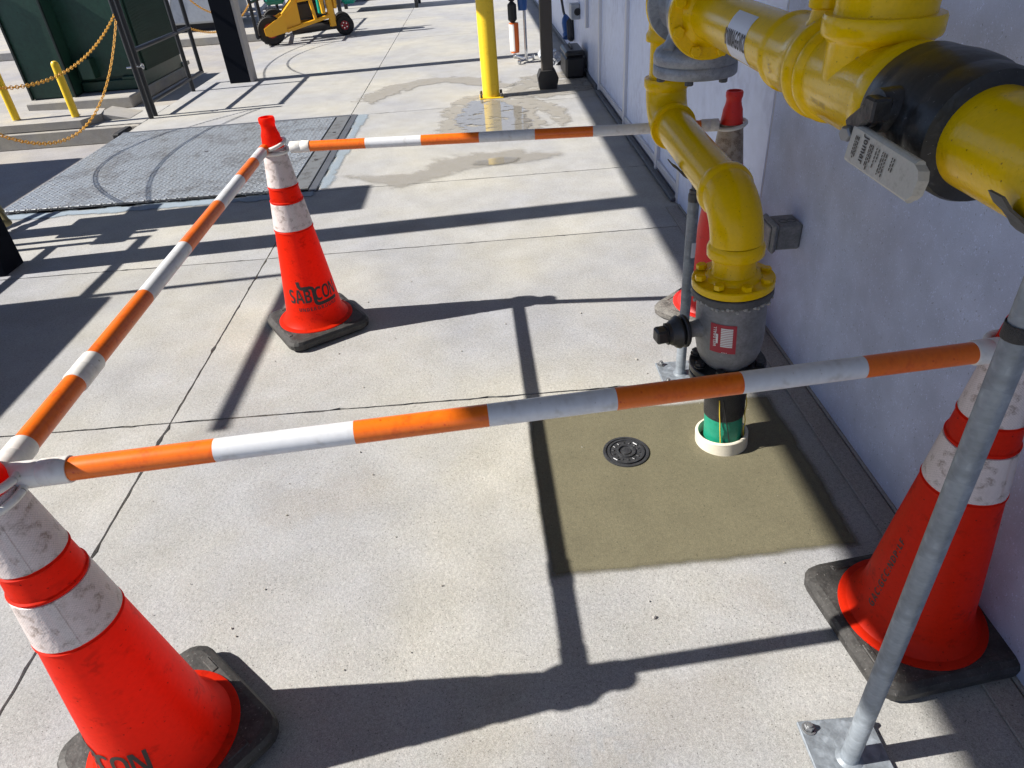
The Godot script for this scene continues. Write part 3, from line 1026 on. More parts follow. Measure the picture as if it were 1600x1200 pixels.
	s.lathe([Vector2(0.112, 0.587), Vector2(0.115, 0.590), Vector2(0.115, 0.608), Vector2(0.1125, 0.611), Vector2(0.079, 0.612), Vector2(0.076, 0.619), Vector2(0.070, 0.625), Vector2(0.064, 0.627), Vector2(0.0605, 0.634), Vector2(0.0605, 0.70)], riser, 56)
	var fl := obj("yellow_flange", s, M.yellow, t)
	s = Sh.new()
	s.lathe([Vector2(0.095, 0.584), Vector2(0.1085, 0.584), Vector2(0.1085, 0.5875), Vector2(0.095, 0.5875)], riser, 48)
	obj("gasket", s, M.dark_joint, t)
	for k in 8:
		s = Sh.new()
		var a := TAU * (k + 0.1) / 8
		hexa(s, ax.call(0.611) + Vector3(sin(a), 0, cos(a)) * 0.0965, up, 0.0155, 0.013, a + 0.4)
		obj("bolt", s, M.yellow, fl)
	# first elbow
	var back := Vector3(-0.012, 0.05, -0.62).normalized()
	var c1 := Vector3(0.6535, 0.812, -1.762)
	s = Sh.new()
	s.tube(arc(c1, up, back, 0.098, 14), 0.0715, 36, false)
	var e0: Vector3 = c1 - up * 0.098
	var e1: Vector3 = c1 + back * 0.098
	s.lathe([Vector2(0.062, -0.036), Vector2(0.0765, -0.036), Vector2(0.0785, -0.033), Vector2(0.0785, -0.012), Vector2(0.0765, -0.006), Vector2(0.0715, 0.002)], along(e0, up), 40)
	s.lathe([Vector2(0.0715, -0.004), Vector2(0.0765, 0.004), Vector2(0.0785, 0.010), Vector2(0.0785, 0.030), Vector2(0.0765, 0.033), Vector2(0.060, 0.033)], along(e1, back), 40)
	obj("elbow", s, M.yellow, t)
	# pipe towards the second elbow
	var c2 := Vector3(0.642, 0.856, -2.58)
	var run := (c2 - c1).normalized()
	s = Sh.new()
	s.lathe([Vector2(0.0625, 0.0), Vector2(0.0625, (c2 - c1).length() - 0.19)], along(e1, run), 40)
	obj("pipe", s, M.yellow, t)
	s = Sh.new()
	var up2 := Vector3(-0.004, 1, 0.0).normalized()
	s.tube(arc(c2, run, up2, 0.098, 14), 0.0715, 36, false)
	s.lathe([Vector2(0.060, -0.033), Vector2(0.0765, -0.033), Vector2(0.0785, -0.030), Vector2(0.0785, -0.010), Vector2(0.0765, -0.004), Vector2(0.0715, 0.004)], along(c2 - run * 0.098, run), 40)
	s.lathe([Vector2(0.0715, -0.004), Vector2(0.0765, 0.004), Vector2(0.0785, 0.010), Vector2(0.0785, 0.032), Vector2(0.0765, 0.035), Vector2(0.060, 0.035)], along(c2 + up2 * 0.098, up2), 40)
	obj("elbow", s, M.yellow, t)
	var c3 := Vector3(0.640, 1.236, -2.575)
	s = Sh.new()
	s.lathe([Vector2(0.0625, 0.0), Vector2(0.0625, 0.20)], along(c2 + up2 * 0.098, up2), 40)
	obj("pipe", s, M.yellow, t)
	var fw := Vector3(-0.011, 0.0, 1.0).normalized()
	s = Sh.new()
	s.tube(arc(c3, up2, fw, 0.098, 12), 0.0715, 36, false)
	s.lathe([Vector2(0.060, -0.033), Vector2(0.0785, -0.030), Vector2(0.0785, -0.010), Vector2(0.0715, 0.004)], along(c3 - up2 * 0.098, up2), 40)
	obj("elbow", s, M.yellow, t)
	# regulator between two flanges
	var at := func(z: float) -> Vector3: return c3 + fw * (z - c3.z)
	s = Sh.new()
	s.lathe([Vector2(0.0625, 0.0), Vector2(0.064, 0.03), Vector2(0.078, 0.045), Vector2(0.112, 0.046), Vector2(0.115, 0.049), Vector2(0.115, 0.066), Vector2(0.112, 0.069), Vector2(0.0, 0.069)], along(at.call(-2.48), fw), 56)
	obj("yellow_flange", s, M.yellow, t)
	s = Sh.new()
	s.lathe([Vector2(0.0, 0.0), Vector2(0.114, 0.0), Vector2(0.114, 0.018), Vector2(0.085, 0.022), Vector2(0.070, 0.05), Vector2(0.074, 0.10), Vector2(0.088, 0.135), Vector2(0.092, 0.155), Vector2(0.088, 0.175), Vector2(0.076, 0.20), Vector2(0.072, 0.24), Vector2(0.085, 0.262), Vector2(0.114, 0.266), Vector2(0.114, 0.284), Vector2(0.0, 0.284)], along(at.call(-2.409), fw), 48, 0.0, TAU, 0.6)
	var mid: Vector3 = at.call(-2.225)
	s.lathe([Vector2(0.0, 0.0), Vector2(0.120, 0.0), Vector2(0.124, 0.004), Vector2(0.124, 0.030), Vector2(0.121, 0.033), Vector2(0.1215, 0.0335), Vector2(0.124, 0.037), Vector2(0.124, 0.058), Vector2(0.117, 0.072), Vector2(0.098, 0.084), Vector2(0.084, 0.10), Vector2(0.080, 0.13), Vector2(0.085, 0.17)], Transform3D(Basis(), mid - Vector3(0, 0.172, 0)), 56, 0.0, TAU, 0.6)
	# cast ribs and lugs
	for k in 4:
		var a := TAU * k / 4 + 0.5
		s.tube([mid + Vector3(sin(a) * 0.11, -0.095, cos(a) * 0.11), mid + Vector3(sin(a) * 0.083, -0.05, cos(a) * 0.083), mid + Vector3(sin(a) * 0.07, 0.02, cos(a) * 0.09)], [0.018, 0.021, 0.016], 12)
	var reg := obj("regulator", s, M.regulator, t)
	for k in 6:
		s = Sh.new()
		var a := TAU * (k + 0.62) / 6
		hexa(s, mid + Vector3(sin(a) * 0.105, -0.172, cos(a) * 0.105), Vector3.DOWN, 0.0125, 0.012, a)
		obj("bolt", s, M.flange_grey, reg)
	s = Sh.new()
	s.lathe([Vector2(0.0, 0.0), Vector2(0.112, 0.0), Vector2(0.115, 0.003), Vector2(0.115, 0.021), Vector2(0.112, 0.024), Vector2(0.080, 0.025), Vector2(0.072, 0.034), Vector2(0.066, 0.041), Vector2(0.0625, 0.043), Vector2(0.0625, 0.06)], along(at.call(-2.123), fw), 56)
	fl = obj("yellow_flange", s, M.yellow, t)
	for k in 8:
		s = Sh.new()
		var a := TAU * (k + 0.5) / 8
		var b := along(Vector3.ZERO, fw).basis
		hexa(s, at.call(-2.100) + b * (Vector3(sin(a), 0, cos(a)) * 0.0965), fw, 0.0165, 0.015, a)
		obj("bolt", s, M.yellow, fl)
	# long run towards the camera
	s = Sh.new()
	s.lathe([Vector2(0.0625, 0.0), Vector2(0.0625, 0.66)], along(at.call(-2.10), fw), 44)
	obj("pipe", s, M.yellow, t)
	var wrap := func(zc: float, a0: float, r: float) -> Callable:
		var b := along(Vector3.ZERO, fw).basis
		return func(x: float, y: float) -> Array:
			var a := a0 + y / r
			var d: Vector3 = Vector3(-cos(a), sin(a), 0.0)
			return [at.call(zc + x) + d * r, d]
	var lab := Sh.new()
	var w1: Callable = wrap.call(-1.685, 0.12, 0.0632)
	for i in 12:
		var y0 := lerpf(-0.058, 0.052, i / 12.0)
		var y1 := lerpf(-0.058, 0.052, (i + 1) / 12.0)
		var q0 = w1.call(-0.066, y0); var q1 = w1.call(0.066, y0); var q2 = w1.call(0.066, y1); var q3 = w1.call(-0.066, y1)
		lab.tri(q0[0], q1[0], q2[0], q0[1], q1[1], q2[1]); lab.tri(q0[0], q2[0], q3[0], q0[1], q2[1], q3[1])
	var pipe_label := obj("pipe_label", lab, M.label_white, t)
	var txt := Sh.new()
	lettering(txt, "B1000AGGV02", 0.036, func(x, y): return wrap.call(-1.69, -0.02, 0.0638).call(x, y), 0.43, true)
	obj("lettering", txt, M.ink, pipe_label)
	# coupling with plugged boss
	s = Sh.new()
	s.lathe([Vector2(0.0625, 0.0), Vector2(0.071, 0.0), Vector2(0.0755, 0.004), Vector2(0.0755, 0.016), Vector2(0.072, 0.022), Vector2(0.0715, 0.03), Vector2(0.073, 0.10), Vector2(0.076, 0.15), Vector2(0.085, 0.166), Vector2(0.088, 0.172), Vector2(0.088, 0.186), Vector2(0.084, 0.192), Vector2(0.078, 0.196), Vector2(0.0775, 0.21)], along(at.call(-1.50), fw), 48, 0.0, TAU, 0.75)
	s.lathe([Vector2(0.040, 0.055), Vector2(0.030, 0.075), Vector2(0.027, 0.09), Vector2(0.034, 0.094), Vector2(0.034, 0.112), Vector2(0.031, 0.115), Vector2(0.0, 0.115)], Transform3D(Basis(), at.call(-1.375)), 28)
	obj("reducing_coupling", s, M.yellow, t)
	s = Sh.new()
	hexa(s, at.call(-1.375) + Vector3(0, 0.115, 0), Vector3.UP, 0.026, 0.022, 0.3)
	s.box(Vector3(0.026, 0.03, 0.026), at.call(-1.375) + Vector3(0, 0.15, 0), 0.003)
	obj("plug", s, M.yellow, t)
	# tee with the upright branch
	s = Sh.new()
	s.lathe([Vector2(0.0775, 0.0), Vector2(0.083, 0.004), Vector2(0.0845, 0.010), Vector2(0.0845, 0.020), Vector2(0.081, 0.026), Vector2(0.0765, 0.030), Vector2(0.0765, 0.215), Vector2(0.080, 0.222), Vector2(0.0835, 0.228), Vector2(0.0835, 0.262), Vector2(0.081, 0.268), Vector2(0.060, 0.270)], along(at.call(-1.292), fw), 48, 0.0, TAU, 0.75)
	var br: Vector3 = at.call(-1.172)
	s.lathe([Vector2(0.0755, 0.0), Vector2(0.0755, 0.066), Vector2(0.080, 0.072), Vector2(0.0865, 0.076), Vector2(0.0885, 0.081), Vector2(0.0885, 0.101), Vector2(0.086, 0.106), Vector2(0.070, 0.107)], Transform3D(Basis(), br), 48, 0.0, TAU, 0.75)
	var tee := obj("tee", s, M.yellow, t)
	txt = Sh.new()
	var on_branch := func(x: float, y: float) -> Array:
		var a := -0.62 + x / 0.076
		var d := Vector3(sin(a), 0, cos(a))
		return [br + d * 0.0763 + Vector3(0, 0.048 + y, 0), d]
	lettering(txt, "0 PT", 0.014, on_branch, 1.0, false)
	lettering(txt, "5", 0.018, func(x, y): return on_branch.call(x - 0.012, y - 0.030), 1.0, false)
	lettering(txt, "THAILAND", 0.010, func(x, y): return wrap.call(-1.19, -0.35, 0.0768).call(x, y), 0.9, false)
	lettering(txt, "5", 0.018, func(x, y): return wrap.call(-1.43, -0.2, 0.0742).call(x, y), 1.0, false)
	obj("cast_lettering", txt, mat(lin(0.35, 0.22, 0.01), 0.4), tee)
	s = Sh.new()
	s.lathe([Vector2(0.0735, 0.09), Vector2(0.0735, 1.95)], Transform3D(Basis(), br), 48)
	obj("upright_pipe", s, M.yellow, t)
	# black ball valve and its lever
	var vz := at.call(-1.022) as Vector3
	s = Sh.new()
	var oct := along(vz, fw)
	s.lathe([Vector2(0.060, 0.0), Vector2(0.085, 0.002), Vector2(0.088, 0.006), Vector2(0.088, 0.034), Vector2(0.0875, 0.040), Vector2(0.0885, 0.046), Vector2(0.0900, 0.066), Vector2(0.0900, 0.084), Vector2(0.0885, 0.106), Vector2(0.0860, 0.118), Vector2(0.0840, 0.123), Vector2(0.0845, 0.129), Vector2(0.0840, 0.160), Vector2(0.081, 0.168), Vector2(0.062, 0.172)], oct, 48, 0.0, TAU, 0.7)
	# stem boss on the side that faces away from the wall
	s.lathe([Vector2(0.030, 0.07), Vector2(0.028, 0.102), Vector2(0.020, 0.104), Vector2(0.020, 0.112), Vector2(0.0, 0.112)], along(at.call(-0.945) + Vector3(0, 0.02, 0), Vector3(-1, 0.0, 0)), 24)
	var ball := obj("ball_valve", s, M.black_flecked, t)
	s = Sh.new()
	var hx := 0.508
	s.box(Vector3(0.026, 0.030, 0.030), Vector3(hx + 0.006, 1.262, -0.932), 0.003)
	s.box(Vector3(0.022, 0.028, 0.070), Vector3(hx + 0.004, 1.246, -0.952), 0.004, Basis(Vector3(1, 0, 0), -0.62))
	obj("lever_bracket", s, M.black_paint, ball)
	s = Sh.new()
	hexa(s, Vector3(hx + 0.006, 1.224, -0.972), Vector3(-0.9, -0.1, 0.3), 0.011, 0.02)
	obj("lever_pin", s, M.steel, ball)
	# lever: pressed strip with turned edges, in a white plastic grip
	s = Sh.new()
	var grip := PackedVector2Array()
	for p: Vector2 in [Vector2(0.0, -0.018), Vector2(0.0, 0.018), Vector2(0.012, 0.022), Vector2(0.158, 0.021), Vector2(0.171, 0.016), Vector2(0.176, 0.006), Vector2(0.175, -0.012), Vector2(0.168, -0.020), Vector2(0.012, -0.022)]:
		grip.append(p)
	var lever := Transform3D(Basis(Vector3(0.0, -0.02, 1).normalized(), Vector3(0.10, 1, 0.02).normalized(), Vector3(-1, 0.10, 0.0).normalized()), Vector3(hx + 0.004, 1.212, -0.956))
	s.prism(grip, 0.014, lever)
	s.tube([lever * Vector3(0.0, 0.019, 0.007), lever * Vector3(0.16, 0.0185, 0.007)], 0.0072, 10)
	s.tube([lever * Vector3(0.0, -0.019, 0.007), lever * Vector3(0.165, -0.018, 0.007)], 0.0072, 10)
	var gr := obj("lever_grip", s, M.handle_white, ball)
	txt = Sh.new()
	var on_grip := func(x: float, y: float) -> Array: return [lever * Vector3(x, y, 0.0150), lever.basis.z]
	lettering(txt, "Jomar", 0.0125, func(x, y): return on_grip.call(0.044 + y * 1.0, 0.003 - x * 0.82), 0.85, true)
	for col: Array in [[0.016, 0.9], [0.020, 1.0], [0.024, 0.8], [0.056, 0.9], [0.060, 1.0], [0.064, 0.7], [0.074, 0.8], [0.080, 0.6], [0.090, 1.0], [0.095, 0.9], [0.100, 1.0], [0.114, 0.5], [0.119, 0.4]]:
		var y := 0.014
		while y > 0.014 - 0.028 * col[1]:
			var l := rng.randf_range(0.0022, 0.0060)
			ribbon(txt, [Vector2(col[0], y), Vector2(col[0], y - l)], 0.0021, on_grip)
			y -= l + 0.0012
	obj("lettering", txt, M.ink, gr)
	s = Sh.new()
	s.lathe([Vector2(0.0640, 0.0), Vector2(0.0640, 1.9)], along(at.call(-0.87), fw), 48)
	obj("pipe", s, M.yellow, t)

# pipe stand: base plate, post, threaded rod and the saddle the pipe lies in
func pipe_stand(label: String, at: Vector3, lean: Vector3, high: float, rod_top: float, pipe: Vector3, along_z: Vector3, r: float, wide: float) -> void:
	var t := thing("pipe_stand", label, "pipe stand", at, "pipe stands")
	var up := (Vector3(0, 1, 0) + lean).normalized()
	var s := Sh.new()
	s.box(Vector3(0.158, 0.009, 0.158), Vector3(0.002, 0.0085, -0.006), 0.002)
	obj("base_plate", s, M.galv, t)
	for q: Vector2 in [Vector2(-1, -1), Vector2(1, -1), Vector2(1, 1), Vector2(-1, 1)]:
		s = Sh.new()
		var p := Vector3(q.x * 0.060 + 0.002, 0.013, q.y * 0.060 - 0.006)
		s.lathe([Vector2(0.0150, 0.0), Vector2(0.0150, 0.0025), Vector2(0.011, 0.003)], Transform3D(Basis(), p), 20)
		hexa(s, p + Vector3(0, 0.002, 0), Vector3.UP, 0.0105, 0.009, q.x)
		s.lathe([Vector2(0.0055, 0.011), Vector2(0.0055, 0.018), Vector2(0.0, 0.019)], Transform3D(Basis(), p), 12)
		obj("anchor_bolt", s, M.steel, t)
	s = Sh.new()
	s.lathe([Vector2(0.029, 0.012), Vector2(0.0196, 0.018), Vector2(0.0182, 0.022), Vector2(0.0182, high)], along(Vector3.ZERO, up), 32)
	obj("post", s, M.galv, t)
	s = Sh.new()
	s.lathe([Vector2(0.0183, high - 0.002), Vector2(0.0192, high + 0.002), Vector2(0.0192, high + 0.018), Vector2(0.018, high + 0.024), Vector2(0.014, high + 0.027), Vector2(0.0, high + 0.027)], along(Vector3.ZERO, up), 28)
	hexa(s, up * (high + 0.026), up, 0.017, 0.010)
	obj("cap", s, M.flange_grey, t)
	s = Sh.new()
	s.tube([up * (high + 0.03), pipe - at - Vector3(0, r + 0.004, 0)], 0.010, 14)
	obj("threaded_rod", s, M.flange_grey, t)
	s = Sh.new()
	var n := 16
	var zz := along_z.normalized()
	for i in n:
		var quadr := []
		for k in [i, i + 1]:
			var a := lerpf(-1.5, 1.5, float(k) / n)
			var flare := maxf(0.0, absf(a) - 1.05) * 0.05
			var o := Vector3(sin(a), -cos(a), 0)
			var wd := wide * (1.0 - 0.55 * absf(a) / 1.5)
			quadr.append([pipe - at + o * (r + 0.002 + flare), pipe - at + o * (r + 0.006 + flare), wd, o])
		for f in [-1.0, 1.0]:
			s.quad(quadr[0][0] + zz * quadr[0][2] * f, quadr[1][0] + zz * quadr[1][2] * f, quadr[1][1] + zz * quadr[1][2] * f, quadr[0][1] + zz * quadr[0][2] * f, zz * f)
		s.quad(quadr[0][0] - zz * quadr[0][2], quadr[0][0] + zz * quadr[0][2], quadr[1][0] + zz * quadr[1][2], quadr[1][0] - zz * quadr[1][2], -quadr[0][3])
		s.quad(quadr[0][1] - zz * quadr[0][2], quadr[0][1] + zz * quadr[0][2], quadr[1][1] + zz * quadr[1][2], quadr[1][1] - zz * quadr[1][2], quadr[0][3])
		if i == 0 or i == n - 1:
			var e = quadr[0] if i == 0 else quadr[1]
			s.quad(e[0] - zz * e[2], e[0] + zz * e[2], e[1] + zz * e[2], e[1] - zz * e[2], Vector3.UP)
	obj("saddle", s, M.flange_grey, t)

# ---------------------------------------------------------------- building
func build_wall() -> void:
	var t := thing("building_wall", "pale blue wall of rendered and metal panels along the walkway", "wall")
	var x := 1.09
	var s := Sh.new()
	s.box(Vector3(0.24, 3.5, 4.9), Vector3(x + 0.12, 1.6, -0.25))
	obj("rendered_wall", s, M.wall, t)
	var zs := [-2.714, -3.97, -4.55, -5.72, -7.02]
	s = Sh.new()
	s.box(Vector3(0.10, 3.5, 20.0), Vector3(x + 0.20, 1.6, -12.71))
	obj("wall_core", s, M.dark_joint, t)
	for i in zs.size() - 1:
		s = Sh.new()
		var z0: float = zs[i]
		var z1: float = zs[i + 1]
		s.box(Vector3(0.05, 3.42, z0 - z1 - 0.012), Vector3(x + 0.027 + (0.0 if i == 0 else 0.02), 1.64, (z0 + z1) / 2), 0.004)
		obj("wall_panel", s, M.panel, t)
		if i > 0:
			s = Sh.new()
			s.box(Vector3(0.035, 3.40, 0.045), Vector3(x + 0.012, 1.68, z0 - 0.01), 0.005)
			obj("panel_trim", s, M.trim, t)
	s = Sh.new()
	s.box(Vector3(0.035, 3.40, 0.05), Vector3(x + 0.012, 1.68, -7.03), 0.005)
	obj("panel_trim", s, M.trim, t)
	var zz := -7.06
	while zz > -21.0:
		s = Sh.new()
		s.box(Vector3(0.06, 3.42, 1.46), Vector3(x + 0.03, 1.69, zz - 0.73), 0.004)
		obj("wall_panel", s, M.panel, t)
		zz -= 1.472
	# thin white bead in the joint beside the render
	s = Sh.new()
	s.box(Vector3(0.010, 3.42, 0.005), Vector3(x + 0.003, 1.64, -2.7035), 0.002)
	obj("joint_bead", s, M.trim, t)
	# base rails
	s = Sh.new()
	s.box(Vector3(0.045, 0.022, 3.05), Vector3(x - 0.012, 0.014, -5.50), 0.005)
	obj("base_rail", s, M.rail_grey, t)
	s = Sh.new()
	s.box(Vector3(0.022, 0.05, 3.02), Vector3(x + 0.016, 0.062, -5.50), 0.004)
	obj("base_rail", s, M.trim, t)
	s = Sh.new()
	s.box(Vector3(0.03, 0.05, 14.0), Vector3(x - 0.005, 0.027, -14.1), 0.005)
	obj("base_rail", s, M.rail_grey, t)
	s = Sh.new()
	s.box(Vector3(0.012, 0.012, 6.1), Vector3(x - 0.002, 0.007, -0.86), 0.003)
	obj("base_flashing", s, M.asphalt, t)
	s = Sh.new()
	s.box(Vector3(0.070, 0.006, 6.1), Vector3(x - 0.046, 0.004, -0.86), 0.002)
	obj("mortar_fillet", s, M.asphalt, t)

	# canopy over the walkway and what carries it
	t = thing("canopy", "grey canopy roof over the walkway that shades the wall", "canopy")
	s = Sh.new()
	s.box(Vector3(4.35, 0.14, 19.0), Vector3(-0.89, 3.42, -7.0), 0.01)
	obj("roof", s, M.canopy, t)
	for z: float in [-3.75, -9.09]:
		t = thing("steel_column", "black steel column with grey side behind the railing" if z < -5 else "black steel column at the left edge beside the dock plate", "column", Vector3(-2.87, 0, z), "canopy columns")
		s = Sh.new()
		s.box(Vector3(0.24, 3.36, 0.19), Vector3(-0.035, 1.68, 0.004), 0.004)
		obj("column_face", s, M.column_face, t)
		s = Sh.new()
		s.box(Vector3(0.035, 3.36, 0.186), Vector3(0.104, 1.68, -0.001), 0.003)
		obj("column_side", s, M.column_side if z < -5 else M.column_face, t)
	t = thing("brown_post", "dark brown square post with black boot behind the yellow bollard", "post", Vector3(0.633, 0, -7.39))
	s = Sh.new()
	s.box(Vector3(0.115, 3.36, 0.10), Vector3(0, 1.68, 0), 0.008)
	obj("post_tube", s, M.brown, t)
	s = Sh.new()
	s.prism(PackedVector2Array([Vector2(-0.085, 0.0), Vector2(0.085, 0.0), Vector2(0.105, 0.10), Vector2(0.075, 0.17), Vector2(-0.075, 0.17), Vector2(-0.10, 0.11)]), 0.17, Transform3D(Basis(), Vector3(0, 0.004, -0.085)))
	obj("rubber_boot", s, M.tyre, t)

	# grey junction box
	t = thing("junction_box", "grey plastic junction box fixed low on the rendered wall", "junction box", Vector3(1.09, 0.475, -2.34))
	s = Sh.new()
	s.box(Vector3(0.088, 0.094, 0.105), Vector3(-0.044, 0, 0), 0.006)
	obj("box_body", s, M.grey_body, t)
	s = Sh.new()
	s.box(Vector3(0.022, 0.112, 0.122), Vector3(-0.0985, 0, 0), 0.008)
	s.box(Vector3(0.008, 0.085, 0.095), Vector3(-0.112, 0, 0), 0.003)
	obj("box_lid", s, M.grey_body, t)
	s = Sh.new()
	for dx: float in [-0.028, -0.058]:
		s.lathe([Vector2(0.0155, 0.0), Vector2(0.0155, 0.0012), Vector2(0.0135, 0.0014), Vector2(0.0135, 0.0)], Transform3D(Basis(), Vector3(dx, 0.047, 0.01)), 24)
	obj("knockout", s, M.flange_grey, t)
	# socket plate far along the wall
	t = thing("wall_socket", "grey wall socket box above the black case", "socket", Vector3(1.09, 0.55, -8.42))
	s = Sh.new()
	s.box(Vector3(0.10, 0.15, 0.16), Vector3(-0.05, 0, 0), 0.008)
	obj("socket_box", s, M.tank_grey, t)
	s = Sh.new()
	s.lathe([Vector2(0.036, 0.0), Vector2(0.036, 0.006), Vector2(0.026, 0.008), Vector2(0.024, 0.0), Vector2(0.0, 0.0)], along(Vector3(-0.03, 0.0, 0.081), Vector3(0, 0, 1)), 20)
	obj("socket_face", s, M.machine_black, t)
	s = Sh.new()
	s.box(Vector3(0.03, 0.28, 0.05), Vector3(-0.015, 0.06, 0.68), 0.004)
	tag(obj("latch_plate", s, M.trim), "narrow white strip plate fixed to the wall beside the socket", "plate")
	get_node("latch_plate").position = Vector3(1.09, 0.55, -8.42)

# ---------------------------------------------------------------- things along the walkway
func build_walkway() -> void:
	var t := thing("bollard", "tall bright yellow steel bollard standing at the puddle", "bollard", Vector3(0.06, 0, -7.18))
	var s := Sh.new()
	s.lathe([Vector2(0.082, 0.01), Vector2(0.082, 1.22), Vector2(0.075, 1.26), Vector2(0.05, 1.29), Vector2(0.0, 1.30)], Transform3D(), 36)
	obj("bollard_post", s, M.yellow_lit, t)
	s = Sh.new()
	s.box(Vector3(0.23, 0.012, 0.20), Vector3(0, 0.008, 0), 0.003)
	obj("base_plate", s, M.yellow_lit, t)
	for q: Vector2 in [Vector2(-1, 1), Vector2(1, 1), Vector2(-1, -1), Vector2(1, -1)]:
		s = Sh.new()
		hexa(s, Vector3(q.x * 0.098, 0.014, q.y * 0.082), Vector3.UP, 0.014, 0.03)
		obj("anchor_bolt", s, M.brown, t)
	# cast lid in the wet patch
	t = thing("drain_cover", "small round cast iron cover set in the wet concrete patch", "drain cover", Vector3(0.370, 0.004, -1.740))
	s = Sh.new()
	s.lathe([Vector2(0.076, 0.0), Vector2(0.0755, 0.004), Vector2(0.070, 0.005), Vector2(0.0665, 0.0045), Vector2(0.066, 0.001), Vector2(0.062, 0.001)], Transform3D(), 48)
	obj("frame_ring", s, M.cast_iron, t)
	s = Sh.new()
	s.lathe([Vector2(0.0615, 0.0), Vector2(0.061, 0.006), Vector2(0.054, 0.0065), Vector2(0.053, 0.003), Vector2(0.032, 0.003), Vector2(0.0315, 0.0075), Vector2(0.025, 0.008), Vector2(0.0235, 0.003), Vector2(0.016, 0.002), Vector2(0.0155, 0.006), Vector2(0.010, 0.007), Vector2(0.0, 0.0065)], Transform3D(), 48)
	for k in 2:
		var a := 2.3 + PI * k
		s.box(Vector3(0.020, 0.006, 0.012), Vector3(sin(a) * 0.052, 0.005, cos(a) * 0.052), 0.002, Basis(Vector3.UP, a))
	for k in 14:
		var a := TAU * k / 14.0
		s.box(Vector3(0.006, 0.003, 0.010), Vector3(sin(a) * 0.043, 0.0042, cos(a) * 0.043), 0.001, Basis(Vector3.UP, a + rng.randf_range(-0.3, 0.3)))
	obj("lid", s, M.cast_iron, t)
	# black case by the wall
	t = thing("tool_case", "black plastic tool case on the floor against the wall", "tool case", Vector3(0.955, 0, -7.98))
	s = Sh.new()
	s.box(Vector3(0.20, 0.20, 0.50), Vector3(0, 0.105, 0), 0.02)
	obj("case_body", s, M.machine_black, t)
	s = Sh.new()
	s.box(Vector3(0.20, 0.06, 0.50), Vector3(0, 0.237, 0), 0.018)
	obj("case_lid", s, M.black_paint, t)
	s = Sh.new()
	s.tube([Vector3(-0.02, 0.265, -0.12), Vector3(-0.02, 0.285, -0.10), Vector3(-0.02, 0.285, 0.10), Vector3(-0.02, 0.265, 0.12)], 0.012, 8)
	obj("handle", s, M.flange_grey, t)
	# cable and plug hanging on the wall
	t = thing("power_cable", "black cable with blue plug hanging on the wall above the case", "cable", Vector3.ZERO)
	s = Sh.new()
	var cv := Curve3D.new()
	for p: Vector3 in [Vector3(1.07, 1.15, -9.3), Vector3(1.05, 0.95, -9.5), Vector3(1.04, 0.78, -9.75), Vector3(1.03, 0.60, -9.72), Vector3(1.02, 0.45, -9.35), Vector3(1.02, 0.39, -9.1)]:
		cv.add_point(p, Vector3(0, 0.05, 0), Vector3(0, -0.05, 0))
	var cp := []
	for k in 24:
		cp.append(cv.sample_baked(cv.get_baked_length() * k / 23.0))
	s.tube(cp, 0.016, 8)
	obj("cable", s, M.machine_black, t)
	s = Sh.new()
	s.lathe([Vector2(0.02, -0.04), Vector2(0.045, 0.0), Vector2(0.055, 0.05), Vector2(0.05, 0.16), Vector2(0.06, 0.17), Vector2(0.06, 0.22), Vector2(0.0, 0.22)], along(Vector3(1.02, 0.40, -9.12), Vector3(0.05, -0.8, 0.5)), 16)
	obj("plug", s, M.blue_plastic, t)
	s = Sh.new()
	s.box(Vector3(0.09, 0.24, 0.12), Vector3(1.06, 0.30, -8.95), 0.03, Basis(Vector3(1, 0, 0), -0.4))
	obj("plug_cover", s, M.machine_black, t)
	# chrome stand with hung bottles
	t = thing("hose_stand", "slim chrome stand with blue collar and hanging orange tube behind the brown post", "stand", Vector3(0.52, 0, -8.9))
	s = Sh.new()
	s.tube([Vector3(0, 0.02, 0), Vector3(0, 1.4, 0)], 0.018, 10)
	s.tube([Vector3(-0.09, 0.03, 0.12), Vector3(0.09, 0.03, -0.12)], 0.012, 8)
	s.tube([Vector3(-0.12, 0.03, -0.30), Vector3(0, 0.03, 0.0)], 0.012, 8)
	for p: Vector3 in [Vector3(-0.09, 0.02, 0.12), Vector3(0.09, 0.02, -0.12), Vector3(-0.12, 0.02, -0.30)]:
		s.lathe([Vector2(0.0, -0.015), Vector2(0.026, -0.015), Vector2(0.026, 0.015), Vector2(0.0, 0.015)], along(p + Vector3(0, 0.008, 0), Vector3(1, 0, 0.3)), 12)
	obj("chrome_frame", s, M.chrome, t)
	s = Sh.new()
	s.lathe([Vector2(0.0, 0.55), Vector2(0.05, 0.55), Vector2(0.06, 0.72), Vector2(0.06, 0.90), Vector2(0.0, 0.90)], Transform3D(Basis(), Vector3(-0.02, 0, 0.02)), 16)
	obj("blue_collar", s, M.blue_plastic, t)
	s = Sh.new()
	s.box(Vector3(0.10, 0.22, 0.10), Vector3(-0.14, 0.54, 0.05), 0.035)
	s.box(Vector3(0.09, 0.7, 0.05), Vector3(-0.14, 1.0, 0.05), 0.02)
	obj("black_grip", s, M.tyre, t)
	s = Sh.new()
	s.lathe([Vector2(0.0, 0.12), Vector2(0.05, 0.12), Vector2(0.054, 0.20), Vector2(0.054, 0.43), Vector2(0.0, 0.44)], Transform3D(Basis(), Vector3(-0.13, 0, 0.05)), 16, 0, TAU)
	obj("hanging_tube", s, M.orange_print, t)
	s = Sh.new()
	s.lathe([Vector2(0.0555, 0.14), Vector2(0.0555, 0.42)], Transform3D(Basis(), Vector3(-0.13, 0, 0.05)), 10, -1.7, 0.0)
	obj("tube_label", s, M.white_print, t)
	# crumpled sheet
	s = Sh.new()
	var f := noise(77, 3.0)
